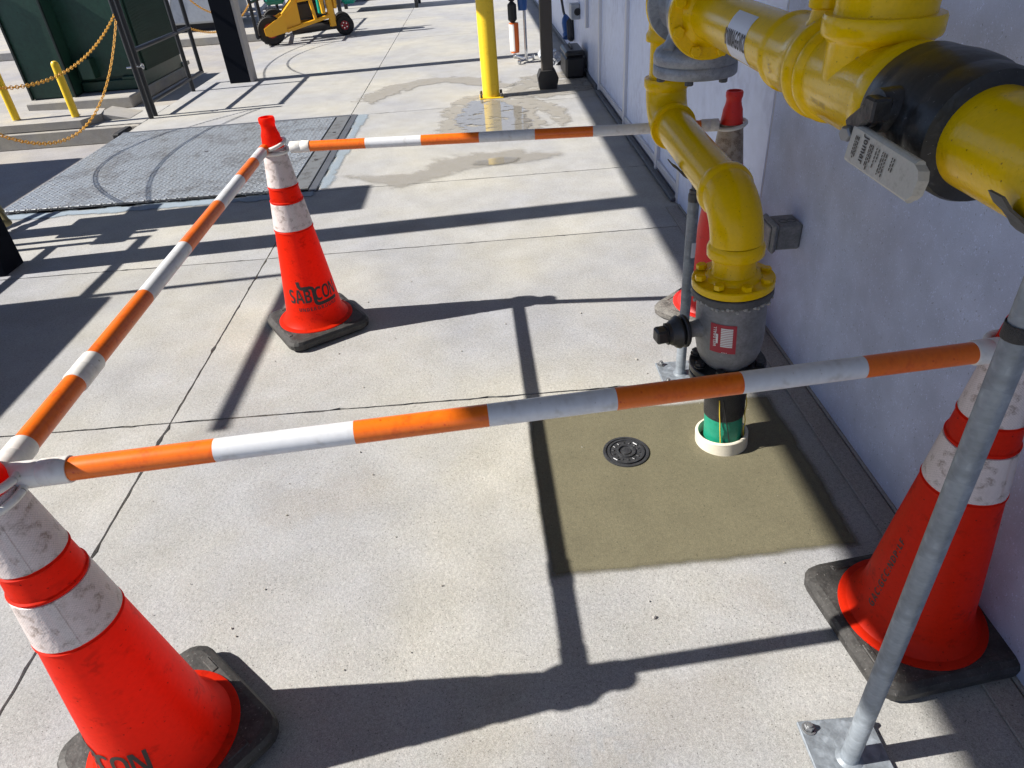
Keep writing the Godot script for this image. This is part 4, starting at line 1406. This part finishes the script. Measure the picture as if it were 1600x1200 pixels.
	for i in 10:
		for j in 10:
			var q := []
			for o: Vector2 in [Vector2(0, 0), Vector2(1, 0), Vector2(1, 1), Vector2(0, 1)]:
				var px := -0.18 + 0.036 * (i + o.x)
				var pz := -0.35 + 0.07 * (j + o.y)
				q.append(Vector3(px, 0.05 + 0.05 * f.get_noise_2d(px * 3, pz * 3) * 2.0, pz))
			s.quad(q[0], q[1], q[2], q[3], Vector3.UP)
	var sheet := obj("plastic_sheet", s, M.sheet_plastic)
	sheet.position = Vector3(0.86, 0.0, -8.9)
	tag(sheet, "crumpled clear plastic sheet lying behind the black case", "plastic sheet")

# ---------------------------------------------------------------- loading dock
func links(path: Array, r := 0.0034) -> Sh:
	var s := Sh.new()
	var cv := Curve3D.new()
	for p: Vector3 in path:
		cv.add_point(p)
	var pitch := 0.034
	var n := int(cv.get_baked_length() / pitch)
	for k in n:
		var p := cv.sample_baked((k + 0.5) * pitch)
		var d := (cv.sample_baked((k + 0.9) * pitch) - cv.sample_baked((k + 0.1) * pitch)).normalized()
		var side := d.cross(Vector3.UP).normalized() if absf(d.y) < 0.98 else Vector3.RIGHT
		var other := side if k % 2 == 0 else d.cross(side)
		if k % 2 == 0:
			other = (side + d.cross(side) * 0.3).normalized()
		var ring := []
		for q in 9:
			var a := TAU * q / 8
			ring.append(p + d * cos(a) * 0.0225 + other * sin(a) * 0.0125)
		s.tube(ring, r, 5, false)
	return s

func sag(a: Vector3, b: Vector3, low: float, k := 24) -> Array:
	var p := []
	for i in k + 1:
		var t := float(i) / k
		p.append(a.lerp(b, t) - Vector3(0, 4.0 * t * (1.0 - t) * low, 0))
	return p

func chain(label: String, a: Vector3, b: Vector3, low: float) -> void:
	var t := thing("safety_chain", label, "chain", Vector3.ZERO, "yellow chains between the railings")
	obj("chain_links", links(sag(a, b, low)), M.chain, t, true)

func tubes(t: Node3D, called: String, list: Array, r: float, m: Material) -> void:
	for l: Array in list:
		var s := Sh.new()
		s.tube(l, r, 12)
		obj(called, s, m, t)

func build_dock() -> void:
	# tread plate over the dock pit
	var t := thing("dock_plate", "worn grey tread plate of the loading dock with steel border", "dock plate")
	var s := Sh.new()
	s.box(Vector3(2.0, 0.018, 2.04), Vector3(-2.412, 0.0005, -5.80), 0.003)
	obj("tread_plate", s, M.tread, t)
	s = Sh.new()
	s.box(Vector3(0.125, 0.016, 2.04), Vector3(-1.338, 0.0, -5.80), 0.003)
	obj("side_strip", s, M.plate_smooth, t)
	s = Sh.new()
	s.box(Vector3(0.055, 0.016, 2.15), Vector3(-1.238, 0.0, -5.79), 0.003)
	s.box(Vector3(2.20, 0.016, 0.05), Vector3(-2.34, 0.0, -6.852), 0.003)
	obj("angle_frame", s, M.rail_grey, t)
	s = Sh.new()
	s.box(Vector3(2.24, 0.10, 2.2), Vector3(-2.32, -0.075, -5.8))
	obj("pit", s, M.dark_joint, t)
	for h: Vector2 in [Vector2(-1.345, -5.45), Vector2(-1.335, -6.25), Vector2(-2.35, -5.95)]:
		s = Sh.new()
		s.lathe([Vector2(0.016, 0.0), Vector2(0.016, 0.0012), Vector2(0.0, 0.0012)], Transform3D(Basis(), Vector3(h.x, 0.0095, h.y)), 14)
		obj("bolt_hole", s, M.dark_joint, t)
	structure(blot("blue_paint", v2([-3.35, -4.70, -2.8, -4.70, -2.2, -4.70, -1.6, -4.70, -1.23, -4.70, -1.22, -4.62, -1.6, -4.60, -2.2, -4.61, -2.8, -4.60, -3.34, -4.61]), 0.0045, M.blue_spray, 0.02, 0.02, 31, 0.9, 0.02))
	structure(blot("blue_paint", v2([-1.20, -4.72, -1.20, -5.2, -1.20, -5.8, -1.20, -6.4, -1.20, -6.86, -1.10, -6.85, -1.13, -6.4, -1.11, -5.8, -1.13, -5.2, -1.14, -4.75]), 0.0045, M.blue_spray, 0.02, 0.02, 32, 0.75, 0.02))
	s = Sh.new()
	s.box(Vector3(0.07, 0.10, 0.30), Vector3(-3.46, -0.03, -6.93), 0.012)
	tag(obj("dock_bumper", s, M.tyre), "black rubber bumper at the far corner of the dock plate", "bumper")

	# near and far railings
	var r := 0.0215
	t = thing("railing", "black tube railing with latched gate in front of the green cabinet", "railing", Vector3(-3.37, 0, 0), "black dock railings")
	tubes(t, "post", [[Vector3(0, 0, -7.42), Vector3(0, 1.09, -7.42)], [Vector3(0, 0, -7.53), Vector3(0, 1.09, -7.53)], [Vector3(0, 0, -8.70), Vector3(0, 1.09, -8.70)], [Vector3(0, 0.125, -9.12), Vector3(0, 1.09, -9.12)]], 0.024, M.black_steel)
	tubes(t, "rail", [[Vector3(0, 1.07, -7.53), Vector3(0, 1.07, -9.12)], [Vector3(0, 0.61, -7.53), Vector3(0, 0.61, -9.12)], [Vector3(0, 0.135, -7.53), Vector3(0, 0.135, -9.14)]], r, M.black_steel)
	s = Sh.new()
	var ring := []
	for k in 13:
		var a := TAU * k / 12
		ring.append(Vector3(0.05, 0.47 + 0.022 * sin(a), -7.50 + 0.022 * cos(a)))
	s.tube(ring, 0.006, 6, false)
	s.tube([Vector3(-0.09, 0.47, -7.46), Vector3(0.05, 0.47, -7.48)], 0.008, 8)
	obj("latch_ring", s, M.chrome, t)
	t = thing("railing", "black tube railing outside the left edge beside the near column", "railing", Vector3(-3.40, 0, 0), "black dock railings")
	tubes(t, "post", [[Vector3(0, 0, -4.10), Vector3(0, 1.09, -4.10)], [Vector3(0, 0, -4.0), Vector3(0, 1.09, -4.0)], [Vector3(0, 0, -2.4), Vector3(0, 1.09, -2.4)], [Vector3(0, 0, -0.8), Vector3(0, 1.09, -0.8)]], 0.021, M.black_steel)
	tubes(t, "rail", [[Vector3(0, 1.07, -4.0), Vector3(0, 1.07, -0.4)], [Vector3(0, 0.61, -4.0), Vector3(0, 0.61, -0.4)], [Vector3(0, 0.135, -4.0), Vector3(0, 0.135, -0.4)]], 0.024, M.black_steel)
	t = thing("railing", "black tube railing behind the large wheel of the yellow trolley", "railing", Vector3(-3.36, 0, 0), "black dock railings")
	tubes(t, "post", [[Vector3(0, 0.14, -11.75), Vector3(0, 1.09, -11.75)], [Vector3(0, 0, -12.15), Vector3(0, 1.09, -12.15)], [Vector3(0, 0, -13.3), Vector3(0, 1.09, -13.3)], [Vector3(0, 0, -14.5), Vector3(0, 1.09, -14.5)]], 0.026, M.black_steel)
	tubes(t, "rail", [[Vector3(0, 1.07, -11.75), Vector3(0, 1.07, -14.5)], [Vector3(0, 0.61, -11.75), Vector3(0, 0.61, -14.5)], [Vector3(0, 0.14, -11.75), Vector3(0, 0.14, -14.5)]], r, M.black_steel)

	chain("slack yellow chain hanging low across the dock plate edge from the gate post", Vector3(-3.38, 0.925, -7.45), Vector3(-3.40, 0.965, -4.44), 0.74)
	chain("tighter yellow chain crossing in front of the short yellow posts", Vector3(-3.38, 0.945, -7.45), Vector3(-3.40, 0.985, -4.44), 0.325)
	chain("upper yellow chain seen left of the black column", Vector3(-3.37, 1.0, -9.15), Vector3(-3.36, 0.98, -11.73), 0.36)
	chain("lower yellow chain sagging behind the black column", Vector3(-3.37, 0.60, -9.15), Vector3(-3.36, 0.60, -11.73), 0.17)

	# short yellow posts on the raised pavement
	for p: Array in [[-4.09, -7.40, "short yellow post with rounded top before the green cabinet, the nearer to the railing"], [-4.72, -7.47, "short yellow post at the left edge of the frame"]]:
		t = thing("guard_post", p[2], "guard post", Vector3(p[0], 0.072, p[1]), "short yellow guard posts")
		s = Sh.new()
		s.lathe([Vector2(0.0365, 0.0), Vector2(0.0365, 0.48), Vector2(0.033, 0.50), Vector2(0.022, 0.513), Vector2(0.0, 0.518)], Transform3D(), 24)
		obj("post_tube", s, M.yellow_lit, t)
		s = Sh.new()
		s.lathe([Vector2(0.044, 0.0), Vector2(0.044, 0.004), Vector2(0.036, 0.006)], Transform3D(), 20)
		obj("grout_ring", s, M.kerb, t)

	# green transformer cabinet on its plinth
	s = Sh.new()
	s.box(Vector3(1.42, 0.15, 2.28), Vector3(-5.50, -0.322, -11.28), 0.015)
	s.box(Vector3(1.36, 0.06, 0.25), Vector3(-5.45, -0.218, -12.40), 0.012)
	tag(obj("cabinet_plinth", s, M.kerb), "low concrete plinth under the green cabinet", "plinth")
	t = thing("transformer_cabinet", "dark green metal cabinet with louvred side on a concrete plinth", "cabinet", Vector3(-5.49, -0.247, -11.32))
	t.scale = Vector3.ONE * 1.265
	s = Sh.new()
	s.box(Vector3(1.08, 1.10, 1.30), Vector3(0.0, 0.553, -0.13), 0.008)
	obj("cabinet_body", s, M.green_box, t)
	s = Sh.new()
	s.box(Vector3(0.47, 1.12, 0.26), Vector3(-0.335, 0.562, 0.62), 0.01)
	obj("front_compartment", s, M.green_box, t)
	s = Sh.new()
	s.box(Vector3(0.022, 1.11, 0.03), Vector3(-0.10, 0.557, 0.765), 0.003)
	s.box(Vector3(0.022, 1.11, 0.03), Vector3(-0.565, 0.557, 0.765), 0.003)
	obj("door_edge", s, M.green_dark, t)
	s = Sh.new()
	s.box(Vector3(0.60, 0.92, 0.018), Vector3(0.20, 0.60, 0.532), 0.004)
	obj("door_panel", s, M.green_box, t)
	s = Sh.new()
	s.box(Vector3(0.14, 0.20, 0.14), Vector3(0.06, 0.25, 0.60), 0.006)
	obj("padlock_box", s, M.green_box, t)
	s = Sh.new()
	s.box(Vector3(0.62, 0.10, 0.05), Vector3(0.22, 0.06, 0.552), 0.006)
	s.box(Vector3(0.14, 0.03, 0.05), Vector3(0.44, 0.125, 0.556), 0.004)
	obj("sill", s, M.green_box, t)
	s = Sh.new()
	s.box(Vector3(0.01, 0.90, 1.06), Vector3(0.5445, 0.60, -0.20))
	obj("louvre_recess", s, M.green_dark, t)
	s = Sh.new()
	for k in 36:
		s.box(Vector3(0.016, 0.90, 0.012), Vector3(0.556, 0.60, 0.32 - 1.05 * k / 35.0), 0.002)
	obj("louvre_slats", s, M.green_box, t, true)

	# hose couplings at the edge of the frame
	t = thing("hose_pair", "two black hoses with brass couplings at the left edge by the dock plate", "hose")
	for o: Array in [[0.0, 0.0], [-0.10, -0.02]]:
		var a := Vector3(-3.40 + o[0], 0.36, -4.66 + o[1])
		var b := Vector3(-3.205 + o[0], 0.125 + o[1], -4.47 + o[1])
		s = Sh.new()
		s.tube([a, a.lerp(b, 0.5) + Vector3(-0.01, 0.015, 0), b], 0.026, 12)
		obj("hose", s, M.machine_black, t)
		s = Sh.new()
		s.lathe([Vector2(0.028, -0.02), Vector2(0.036, -0.015), Vector2(0.036, 0.03), Vector2(0.029, 0.034), Vector2(0.029, 0.10), Vector2(0.034, 0.102), Vector2(0.034, 0.12), Vector2(0.0, 0.12)], along(b, b - a), 14)
		obj("coupling", s, M.brass, t)
	# what throws the shadows from beyond the left edge
	t = thing("hose_cabinet", "tall dark hose cabinet on a post just beyond the left edge", "cabinet", Vector3(-3.50, 0, -4.28))
	s = Sh.new()
	s.box(Vector3(0.10, 1.10, 0.16), Vector3(0, 0.55, 0), 0.01)
	obj("post", s, M.black_steel, t)
	s = Sh.new()
	s.box(Vector3(0.16, 0.80, 0.34), Vector3(0, 1.10, -0.02), 0.01)
	s.box(Vector3(0.20, 0.75, 0.48), Vector3(0, 1.83, -0.04), 0.01)
	s.box(Vector3(0.12, 0.10, 0.66), Vector3(0, 0.98, 0.0), 0.01)
	obj("cabinet_box", s, M.green_box, t)
	t = thing("box_trailer", "grey box trailer parked in the dock yard, beyond the left edge", "trailer", Vector3(-6.6, -0.16, -5.85))
	s = Sh.new()
	s.box(Vector3(1.9, 1.25, 1.5), Vector3(0, 0.98, 0), 0.03)
	obj("trailer_body", s, M.tank_grey, t)
	s = Sh.new()
	s.box(Vector3(1.7, 0.12, 1.3), Vector3(0, 0.30, 0), 0.02)
	obj("chassis", s, M.black_steel, t)
	wheel(t, Vector3(-0.2, 0.27, 0.78), 0.27, 0.16, Vector3(0, 0, 1), 0.13)
	wheel(t, Vector3(-0.2, 0.27, -0.78), 0.27, 0.16, Vector3(0, 0, 1), 0.13)
	t = thing("storage_bin", "dark green steel bin behind the railing, beyond the left edge", "bin", Vector3(-4.4, -0.17, -1.0))
	s = Sh.new()
	s.box(Vector3(1.9, 1.42, 4.34), Vector3(0, 0.72, 0), 0.015)
	obj("bin_body", s, M.green_box, t)
	s = Sh.new()
	s.tube([Vector3(0.96, 0, -2.20), Vector3(0.96, 2.18, -2.20)], 0.019, 10)
	obj("corner_post", s, M.black_steel, t)
	s = Sh.new()
	s.tube([Vector3(0.96, 2.19, -2.22), Vector3(0.96, 2.19, -0.86)], 0.025, 10)
	obj("top_bar", s, M.black_steel, t)

# ---------------------------------------------------------------- background
func wheel(t: Node3D, at: Vector3, r: float, w: float, axle: Vector3, hub: float) -> void:
	var s := Sh.new()
	var xf := along(at, axle)
	var h := w / 2
	s.lathe([Vector2(hub, -h * 0.7), Vector2(r * 0.72, -h * 0.95), Vector2(r * 0.90, -h), Vector2(r * 0.985, -h * 0.6), Vector2(r, 0), Vector2(r * 0.985, h * 0.6), Vector2(r * 0.90, h), Vector2(r * 0.72, h * 0.95), Vector2(hub, h * 0.7)], xf, 36)
	for k in 36:
		var a := TAU * k / 36
		var o := xf.basis * Vector3(sin(a), 0, cos(a))
		s.box(Vector3(0.018, w * 0.7, 0.012), at + o * r * 0.985, 0.0, Basis(xf.basis * Vector3(cos(a), 0, -sin(a)), xf.basis.y.rotated(o, 0.5), o).orthonormalized())
	var ty := obj("tyre", s, M.tyre, t)
	s = Sh.new()
	s.lathe([Vector2(0.0, h * 0.45), Vector2(hub * 0.3, h * 0.5), Vector2(hub * 0.38, h * 0.35), Vector2(hub * 0.8, h * 0.3), Vector2(hub * 0.9, h * 0.7), Vector2(hub * 1.02, h * 0.72)], xf, 28)
	s.lathe([Vector2(0.0, -h * 0.45), Vector2(hub * 0.8, -h * 0.3), Vector2(hub * 1.02, -h * 0.72)], xf, 28)
	var rim := obj("rim", s, M.red_rim, ty)
	for k in 5:
		s = Sh.new()
		var a := TAU * (k + 0.3) / 5
		hexa(s, at + xf.basis * (Vector3(sin(a), 0, cos(a)) * hub * 0.62) + axle.normalized() * h * 0.3, axle, 0.012, 0.01)
		obj("wheel_bolt", s, M.chrome, ty)

func beam(s: Sh, a: Vector3, b: Vector3, w: float, d: float, side: Vector3) -> void:
	var y := (b - a).normalized()
	var z := (side - y * side.dot(y)).normalized()
	var x := y.cross(z)
	s.box(Vector3(w, (b - a).length(), d), (a + b) * 0.5, minf(w, d) * 0.12, Basis(x, y, z))

func build_trolley() -> void:
	var t := thing("engine_trolley", "yellow wheeled trolley with red rimmed tyres carrying a teal engine", "trolley", Vector3(-3.19, 0, -11.95))
	t.rotation.y = 0.22
	var out := Vector3(0, 0, 1)
	wheel(t, Vector3(0, 0.205, 0), 0.205, 0.11, out, 0.098)
	wheel(t, Vector3(0.05, 0.205, -1.15), 0.205, 0.11, out, 0.098)
	wheel(t, Vector3(1.13, 0.142, -0.32), 0.142, 0.09, out, 0.065)
	wheel(t, Vector3(1.13, 0.142, -0.85), 0.142, 0.09, out, 0.065)
	for z: float in [0.09, -0.62]:
		var s := Sh.new()
		var ang := Basis(Vector3.UP, 0.26 if z > 0 else 0.0)
		var xf := Transform3D(ang, Vector3(0, 0, z))
		s.prism(PackedVector2Array([Vector2(-0.09, 0.15), Vector2(-0.02, 0.125), Vector2(0.25, 0.165), Vector2(0.25, 0.42), Vector2(-0.10, 0.245)]), 0.016, xf)
		s.prism(PackedVector2Array([Vector2(0.25, 0.165), Vector2(0.48, 0.22), Vector2(0.48, 0.62), Vector2(0.25, 0.42)]), 0.010, Transform3D(ang, Vector3(0, 0, z) + ang * Vector3(0, 0, -0.02)))
		obj("side_plate", s, M.machine_yellow, t)
		s = Sh.new()
		var sd := ang * out
		var P := func(x: float, y: float) -> Vector3: return xf * Vector3(x, y, 0.0)
		beam(s, P.call(0.24, 0.18), P.call(0.96, 0.31), 0.05, 0.05, sd)
		beam(s, P.call(0.22, 0.40), P.call(0.52, 0.66), 0.05, 0.05, sd)
		beam(s, P.call(0.50, 0.64), P.call(0.98, 1.02), 0.05, 0.05, sd)
		beam(s, P.call(0.72, 0.26), P.call(0.66, 0.78), 0.045, 0.045, sd)
		beam(s, P.call(0.48, 0.56), P.call(0.80, 0.58), 0.04, 0.04, sd)
		beam(s, P.call(0.98, 0.16), P.call(0.94, 1.3), 0.09, 0.06, sd)
		beam(s, P.call(1.06, 0.40), P.call(1.03, 1.3), 0.04, 0.05, sd)
		beam(s, P.call(0.86, 0.35), P.call(0.84, 0.9), 0.05, 0.05, sd)
		obj("side_frame", s, M.machine_yellow, t)
	var s := Sh.new()
	s.tube([Vector3(0, 0.205, 0.1), Vector3(0.05, 0.205, -1.2)], 0.025, 10)
	s.tube([Vector3(0.30, 0.14, -0.25), Vector3(1.0, 0.17, -0.25)], 0.06, 14)
	s.tube([Vector3(0.30, 0.14, -0.5), Vector3(1.0, 0.17, -0.5)], 0.06, 14)
	obj("exhaust_tube", s, M.machine_black, t)
	s = Sh.new()
	s.box(Vector3(0.50, 0.26, 0.35), Vector3(0.62, 0.40, -0.45), 0.04)
	obj("fuel_tank", s, M.machine_black, t)
	s = Sh.new()
	s.box(Vector3(0.40, 0.6, 0.4), Vector3(0.42, 0.95, -0.45), 0.05)
	obj("air_filter", s, M.machine_black, t)
	s = Sh.new()
	s.box(Vector3(0.32, 0.55, 0.36), Vector3(0.13, 0.78, -0.62), 0.05)
	obj("engine_cowl", s, M.teal, t)
	s = Sh.new()
	s.box(Vector3(0.22, 0.26, 0.25), Vector3(1.26, 0.56, -0.42), 0.04)
	obj("engine_block", s, M.teal, t)
	s = Sh.new()
	s.box(Vector3(0.10, 0.36, 0.12), Vector3(0.80, 0.52, -0.22), 0.02)
	obj("filter_housing", s, M.teal, t)
	s = Sh.new()
	s.lathe([Vector2(0.0, -0.05), Vector2(0.07, -0.05), Vector2(0.07, 0.05), Vector2(0.0, 0.05)], along(Vector3(1.40, 0.58, -0.35), Vector3(0.3, 0, 1)), 16)
	s.box(Vector3(0.20, 0.30, 0.2), Vector3(1.20, 0.82, -0.40), 0.03)
	obj("engine_cover", s, M.machine_black, t)

func build_background() -> void:
	var t := thing("tank_trailer", "grey and white metal trailer body with red diamond placard behind the column", "trailer", Vector3(-6.70, -0.244, -17.2))
	t.scale = Vector3.ONE * 1.265
	var s := Sh.new()
	s.box(Vector3(2.9, 0.66, 1.6), Vector3(-0.45, 0.45, -0.5), 0.03)
	obj("lower_body", s, M.tank_grey, t)
	s = Sh.new()
	s.box(Vector3(3.0, 1.4, 1.66), Vector3(-0.45, 1.49, -0.5), 0.03)
	obj("upper_body", s, M.tank_white, t)
	s = Sh.new()
	for k in 34:
		s.lathe([Vector2(0.011, 0.0), Vector2(0.008, 0.006), Vector2(0.0, 0.007)], along(Vector3(-1.85 + 0.085 * k, 0.86, 0.331), Vector3(0, 0, 1)), 6)
	obj("rivets", s, M.tank_grey, t, true)
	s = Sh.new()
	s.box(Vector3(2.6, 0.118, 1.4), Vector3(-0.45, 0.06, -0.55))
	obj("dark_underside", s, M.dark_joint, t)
	s = Sh.new()
	for k in 3:
		s.box(Vector3(0.03, 0.36, 0.02), Vector3(0.05 + 0.07 * k, 0.45, 0.308), 0.004, Basis(Vector3(0, 0, 1), -0.35))
	obj("louvre", s, M.tank_white, t)
	s = Sh.new()
	s.box(Vector3(0.19, 0.19, 0.006), Vector3(-0.36, 0.56, 0.305), 0.0, Basis(Vector3(0, 0, 1), PI / 4))
	var pc := obj("placard", s, M.ink_red, t)
	s = Sh.new()
	lettering(s, "R", 0.13, func(x, y): return [Vector3(-0.36 + x, 0.53 + y, 0.3105), Vector3(0, 0, 1)], 1.0, true)
	obj("lettering", s, M.white_print, pc)
	s = Sh.new()
	lettering(s, "172", 0.10, func(x, y): return [Vector3(-0.42 + x, 0.95 + y, 0.3325), Vector3(0, 0, 1)], 1.0, true)
	obj("lettering", s, M.ink, t)
	t = thing("tube_rack", "pale grey open tube rack standing behind the far railing", "rack", Vector3(-5.57, -0.244, -17.96))
	t.scale = Vector3.ONE * 1.265
	var list := []
	for x: float in [0.0, 0.45, 0.95]:
		for z: float in [0.0, -0.9]:
			list.append([Vector3(x, 0, z), Vector3(x, 1.7, z)])
	for h: float in [0.12, 0.5, 1.0]:
		list.append([Vector3(-0.05, h, 0), Vector3(1.0, h, 0)])
		list.append([Vector3(-0.05, h, -0.9), Vector3(1.0, h, -0.9)])
	list.append([Vector3(0.0, 0.5, 0), Vector3(0.45, 1.0, 0)])
	list.append([Vector3(0.45, 0.12, 0), Vector3(0.95, 0.5, 0)])
	tubes(t, "frame_tube", list, 0.03, M.tank_white)
	s = Sh.new()
	s.box(Vector3(0.9, 0.5, 0.7), Vector3(0.47, 0.75, -0.45), 0.03)
	obj("equipment_box", s, M.tank_grey, t)
	s = Sh.new()
	s.box(Vector3(2.2, 1.7, 1.4), Vector3(-2.3, 0.86, -18.6), 0.03)
	tag(obj("grey_unit", s, M.tank_grey), "large plain grey metal unit beyond the yellow trolley", "machine")
	t = thing("equipment_skid", "dark low equipment skid on legs at the top of the walkway", "skid", Vector3(-1.9, 0, -15.8))
	s = Sh.new()
	s.box(Vector3(1.7, 0.8, 0.9), Vector3(-0.1, 0.72, -0.3), 0.03)
	obj("skid_body", s, M.machine_black, t)
	for p: Vector2 in [Vector2(-0.85, 0.1), Vector2(0.68, 0.1), Vector2(-0.85, -0.7), Vector2(0.68, -0.7)]:
		s = Sh.new()
		s.box(Vector3(0.07, 0.34, 0.07), Vector3(p.x, 0.17, p.y), 0.006)
		obj("leg", s, M.black_steel, t)
	s = Sh.new()
	s.box(Vector3(38.0, 0.18, 0.28), Vector3(-33.1, -0.31, -22.9), 0.02)
	tag(obj("red_kerb", s, M.red_kerb), "red painted kerb far behind the green cabinet", "kerb")
	s = Sh.new()
	s.box(Vector3(42.0, 3.2, 0.4), Vector3(-35.4, 1.2, -27.0), 0.02)
	tag(obj("boundary_wall", s, M.tank_grey), "pale grey boundary wall beyond the red kerb", "wall")

# ---------------------------------------------------------------- scene
func _ready() -> void:
	var cam := Camera3D.new()
	cam.name = "camera"
	cam.fov = 58.19
	cam.near = 0.05
	cam.far = 900.0
	cam.transform = Transform3D(Basis(Vector3(0.99675, -0.06352, 0.04963), Vector3(0.08046, 0.82165, -0.56428), Vector3(-0.00493, 0.56644, 0.82409)).orthonormalized(), Vector3(0, 1.51, 0))
	add_child(cam)
	cam.current = true

	var sky := ProceduralSkyMaterial.new()
	sky.sky_top_color = Color(0.26, 0.34, 0.50)
	sky.sky_horizon_color = Color(0.66, 0.76, 0.90)
	sky.sky_curve = 0.20
	sky.ground_bottom_color = Color(0.45, 0.43, 0.40)
	sky.ground_horizon_color = Color(0.58, 0.62, 0.68)
	sky.sun_angle_max = 20.0
	var env := Environment.new()
	env.background_mode = Environment.BG_SKY
	env.sky = Sky.new()
	env.sky.sky_material = sky
	env.background_energy_multiplier = 0.9
	env.tonemap_mode = Environment.TONE_MAPPER_LINEAR
	env.tonemap_exposure = 1.85
	env.sdfgi_enabled = true
	env.ssao_enabled = true
	env.ssil_enabled = true
	var we := WorldEnvironment.new()
	we.name = "world_environment"
	we.environment = env
	add_child(we)

	var sun := DirectionalLight3D.new()
	sun.name = "sun"
	sun.light_energy = 1.6
	sun.light_color = Color(1.0, 0.975, 0.94)
	sun.light_angular_distance = 0.53
	sun.shadow_enabled = true
	add_child(sun)
	sun.look_at_from_position(Vector3.ZERO, Vector3(1.17, -1.0, -0.092), Vector3.UP)

	rng.seed = 4242
	make_materials()
	build_ground()
	build_wall()
	build_dock()
	build_trolley()
	build_background()
	build_walkway()

	# cones: near left, middle, far by the wall, near right
	var near := cone(Vector3(-0.817, 0.004, -0.854), PI / 4 + 0.03, "large orange cone filling the lower left corner, lettered on its foot", Vector3(0, 0, 0.036))
	cone_logo(near, -0.62, 0.122)
	var mid := cone(Vector3(-0.842, 0.004, -2.792), 0.56, "lettered orange cone standing alone at the middle left beside the dock plate")
	cone_logo(mid, 0.33, 0.168)
	cone(Vector3(0.905, 0.004, -2.625), 0.72, "dirty red cone against the wall behind the yellow pipe", Vector3.ZERO, M.cone_red, M.collar_dirty)
	var right := cone(Vector3(0.925, 0.004, -1.02), 0.13, "orange cone with stencilled side behind the galvanized stand at right")
	var st := Sh.new()
	lettering(st, "GAC:GCC:NDP:LF", 0.0165, on_cone(-1.42, 0.215, true), 1.0, true, 0.005)
	obj("lettering", st, M.ink, right)

	# striped bars
	bar("front striped bar from the lower left cone to the right cone", Vector3(-0.80, 0.80, -0.885), Vector3(0.895, 0.80, -1.018),
		[[0.07, 1], [0.307, 0], [0.537, 1], [0.763, 0], [0.985, 1], [1.209, 0], [1.434, 1], [1.642, 0]], 0.0200, [], [[-0.03, 0.074], [1.640, 1.70]])
	bar("long striped bar at left joining the two lettered cones", Vector3(-0.836, 0.805, -0.885), Vector3(-0.868, 0.805, -2.76),
		[[0.07, 1, 1.05], [0.265, 0, 1.05], [0.345, 1], [0.63, 0], [0.92, 1], [1.245, 0], [1.50, 1], [1.70, 0], [1.83, 1], [1.872, 0]], 0.0200, [], [[0.0, 0.075], [0.262, 0.348]])
	bar("back striped bar from the middle cone to the cone at the wall", Vector3(-0.80, 0.802, -2.775), Vector3(0.862, 0.802, -2.612),
		[[0.105, 1], [0.328, 0], [0.545, 1], [0.768, 0], [0.98, 1], [1.198, 0], [1.42, 1], [1.60, 0], [1.645, 0]], 0.0195, [], [[0.03, 0.108], [1.595, 1.66]])
	ring_end(get_node("barrier_bar"), Vector3(-0.846, 0.785, -0.856), 0.047, Vector3(0.10, 0.0, 0.12))
	ring_end(get_node("barrier_bar"), Vector3(0.925, 0.797, -1.02), 0.045, Vector3(0.06, 0.0, -0.1))
	ring_end(get_node("barrier_bar_001"), Vector3(-0.847, 0.812, -0.856), 0.044, Vector3(-0.12, 0, 0.05))
	ring_end(get_node("barrier_bar_001"), Vector3(-0.842, 0.812, -2.792), 0.044, Vector3(0.12, 0, 0.22))
	ring_end(get_node("barrier_bar_002"), Vector3(-0.842, 0.790, -2.792), 0.046, Vector3(0.05, 0, -0.06))
	ring_end(get_node("barrier_bar_002"), Vector3(0.905, 0.797, -2.625), 0.047, Vector3(0.05, 0, 0.17))

	build_gas()
	pipe_stand("galvanized pipe stand in the right foreground with bolted base plate", Vector3(0.644, 0.0, -0.710), Vector3(-0.006, 0, 0), 1.125, 1.12, Vector3(0.6215, 1.236, -0.690), Vector3(0, 0, 1), 0.0645, 0.026)
	pipe_stand("grey pipe stand beside the grey valve body, under the sloping pipe", Vector3(0.655, 0.0, -2.16), Vector3(-0.008, 0, 0), 0.690, 0.76, Vector3(0.6475, 0.8335, -2.16), Vector3(0, 0.05, -1), 0.0625, 0.030)
	var far_stand: Node3D = get_node("pipe_stand_001")
	var s := Sh.new()
	s.lathe([Vector2(0.0184, 0.495), Vector2(0.0188, 0.496), Vector2(0.0188, 0.548), Vector2(0.0184, 0.549)], Transform3D(), 24, -2.4, 0.6)
	obj("white_tape", s, M.label_white, far_stand)
	s = Sh.new()
	s.lathe([Vector2(0.0183, 1.052), Vector2(0.0187, 1.053), Vector2(0.0187, 1.080), Vector2(0.0183, 1.081)], along(Vector3.ZERO, Vector3(-0.008, 1, 0)), 24, -3.0, 0.2)
	obj("white_tape", s, M.label_white, get_node("pipe_stand"))
	s = Sh.new()
	s.lathe([Vector2(0.0183, 1.030), Vector2(0.0188, 1.031), Vector2(0.0188, 1.051), Vector2(0.0183, 1.052)], along(Vector3.ZERO, Vector3(-0.008, 1, 0)), 24)
	obj("black_tape", s, M.black_tape, get_node("pipe_stand"))

func ring_end(t: Node3D, c: Vector3, r: float, tilt: Vector3) -> void:
	var s := Sh.new()
	var b := Basis.from_euler(tilt)
	var ring := []
	for k in 41:
		var w := TAU * k / 40
		ring.append(c + b * (Vector3(cos(w), 0, sin(w)) * (r + 0.006)))
	s.tube(ring, 0.0072, 10, false)
	obj("cone_ring", s, M.pvc, t)
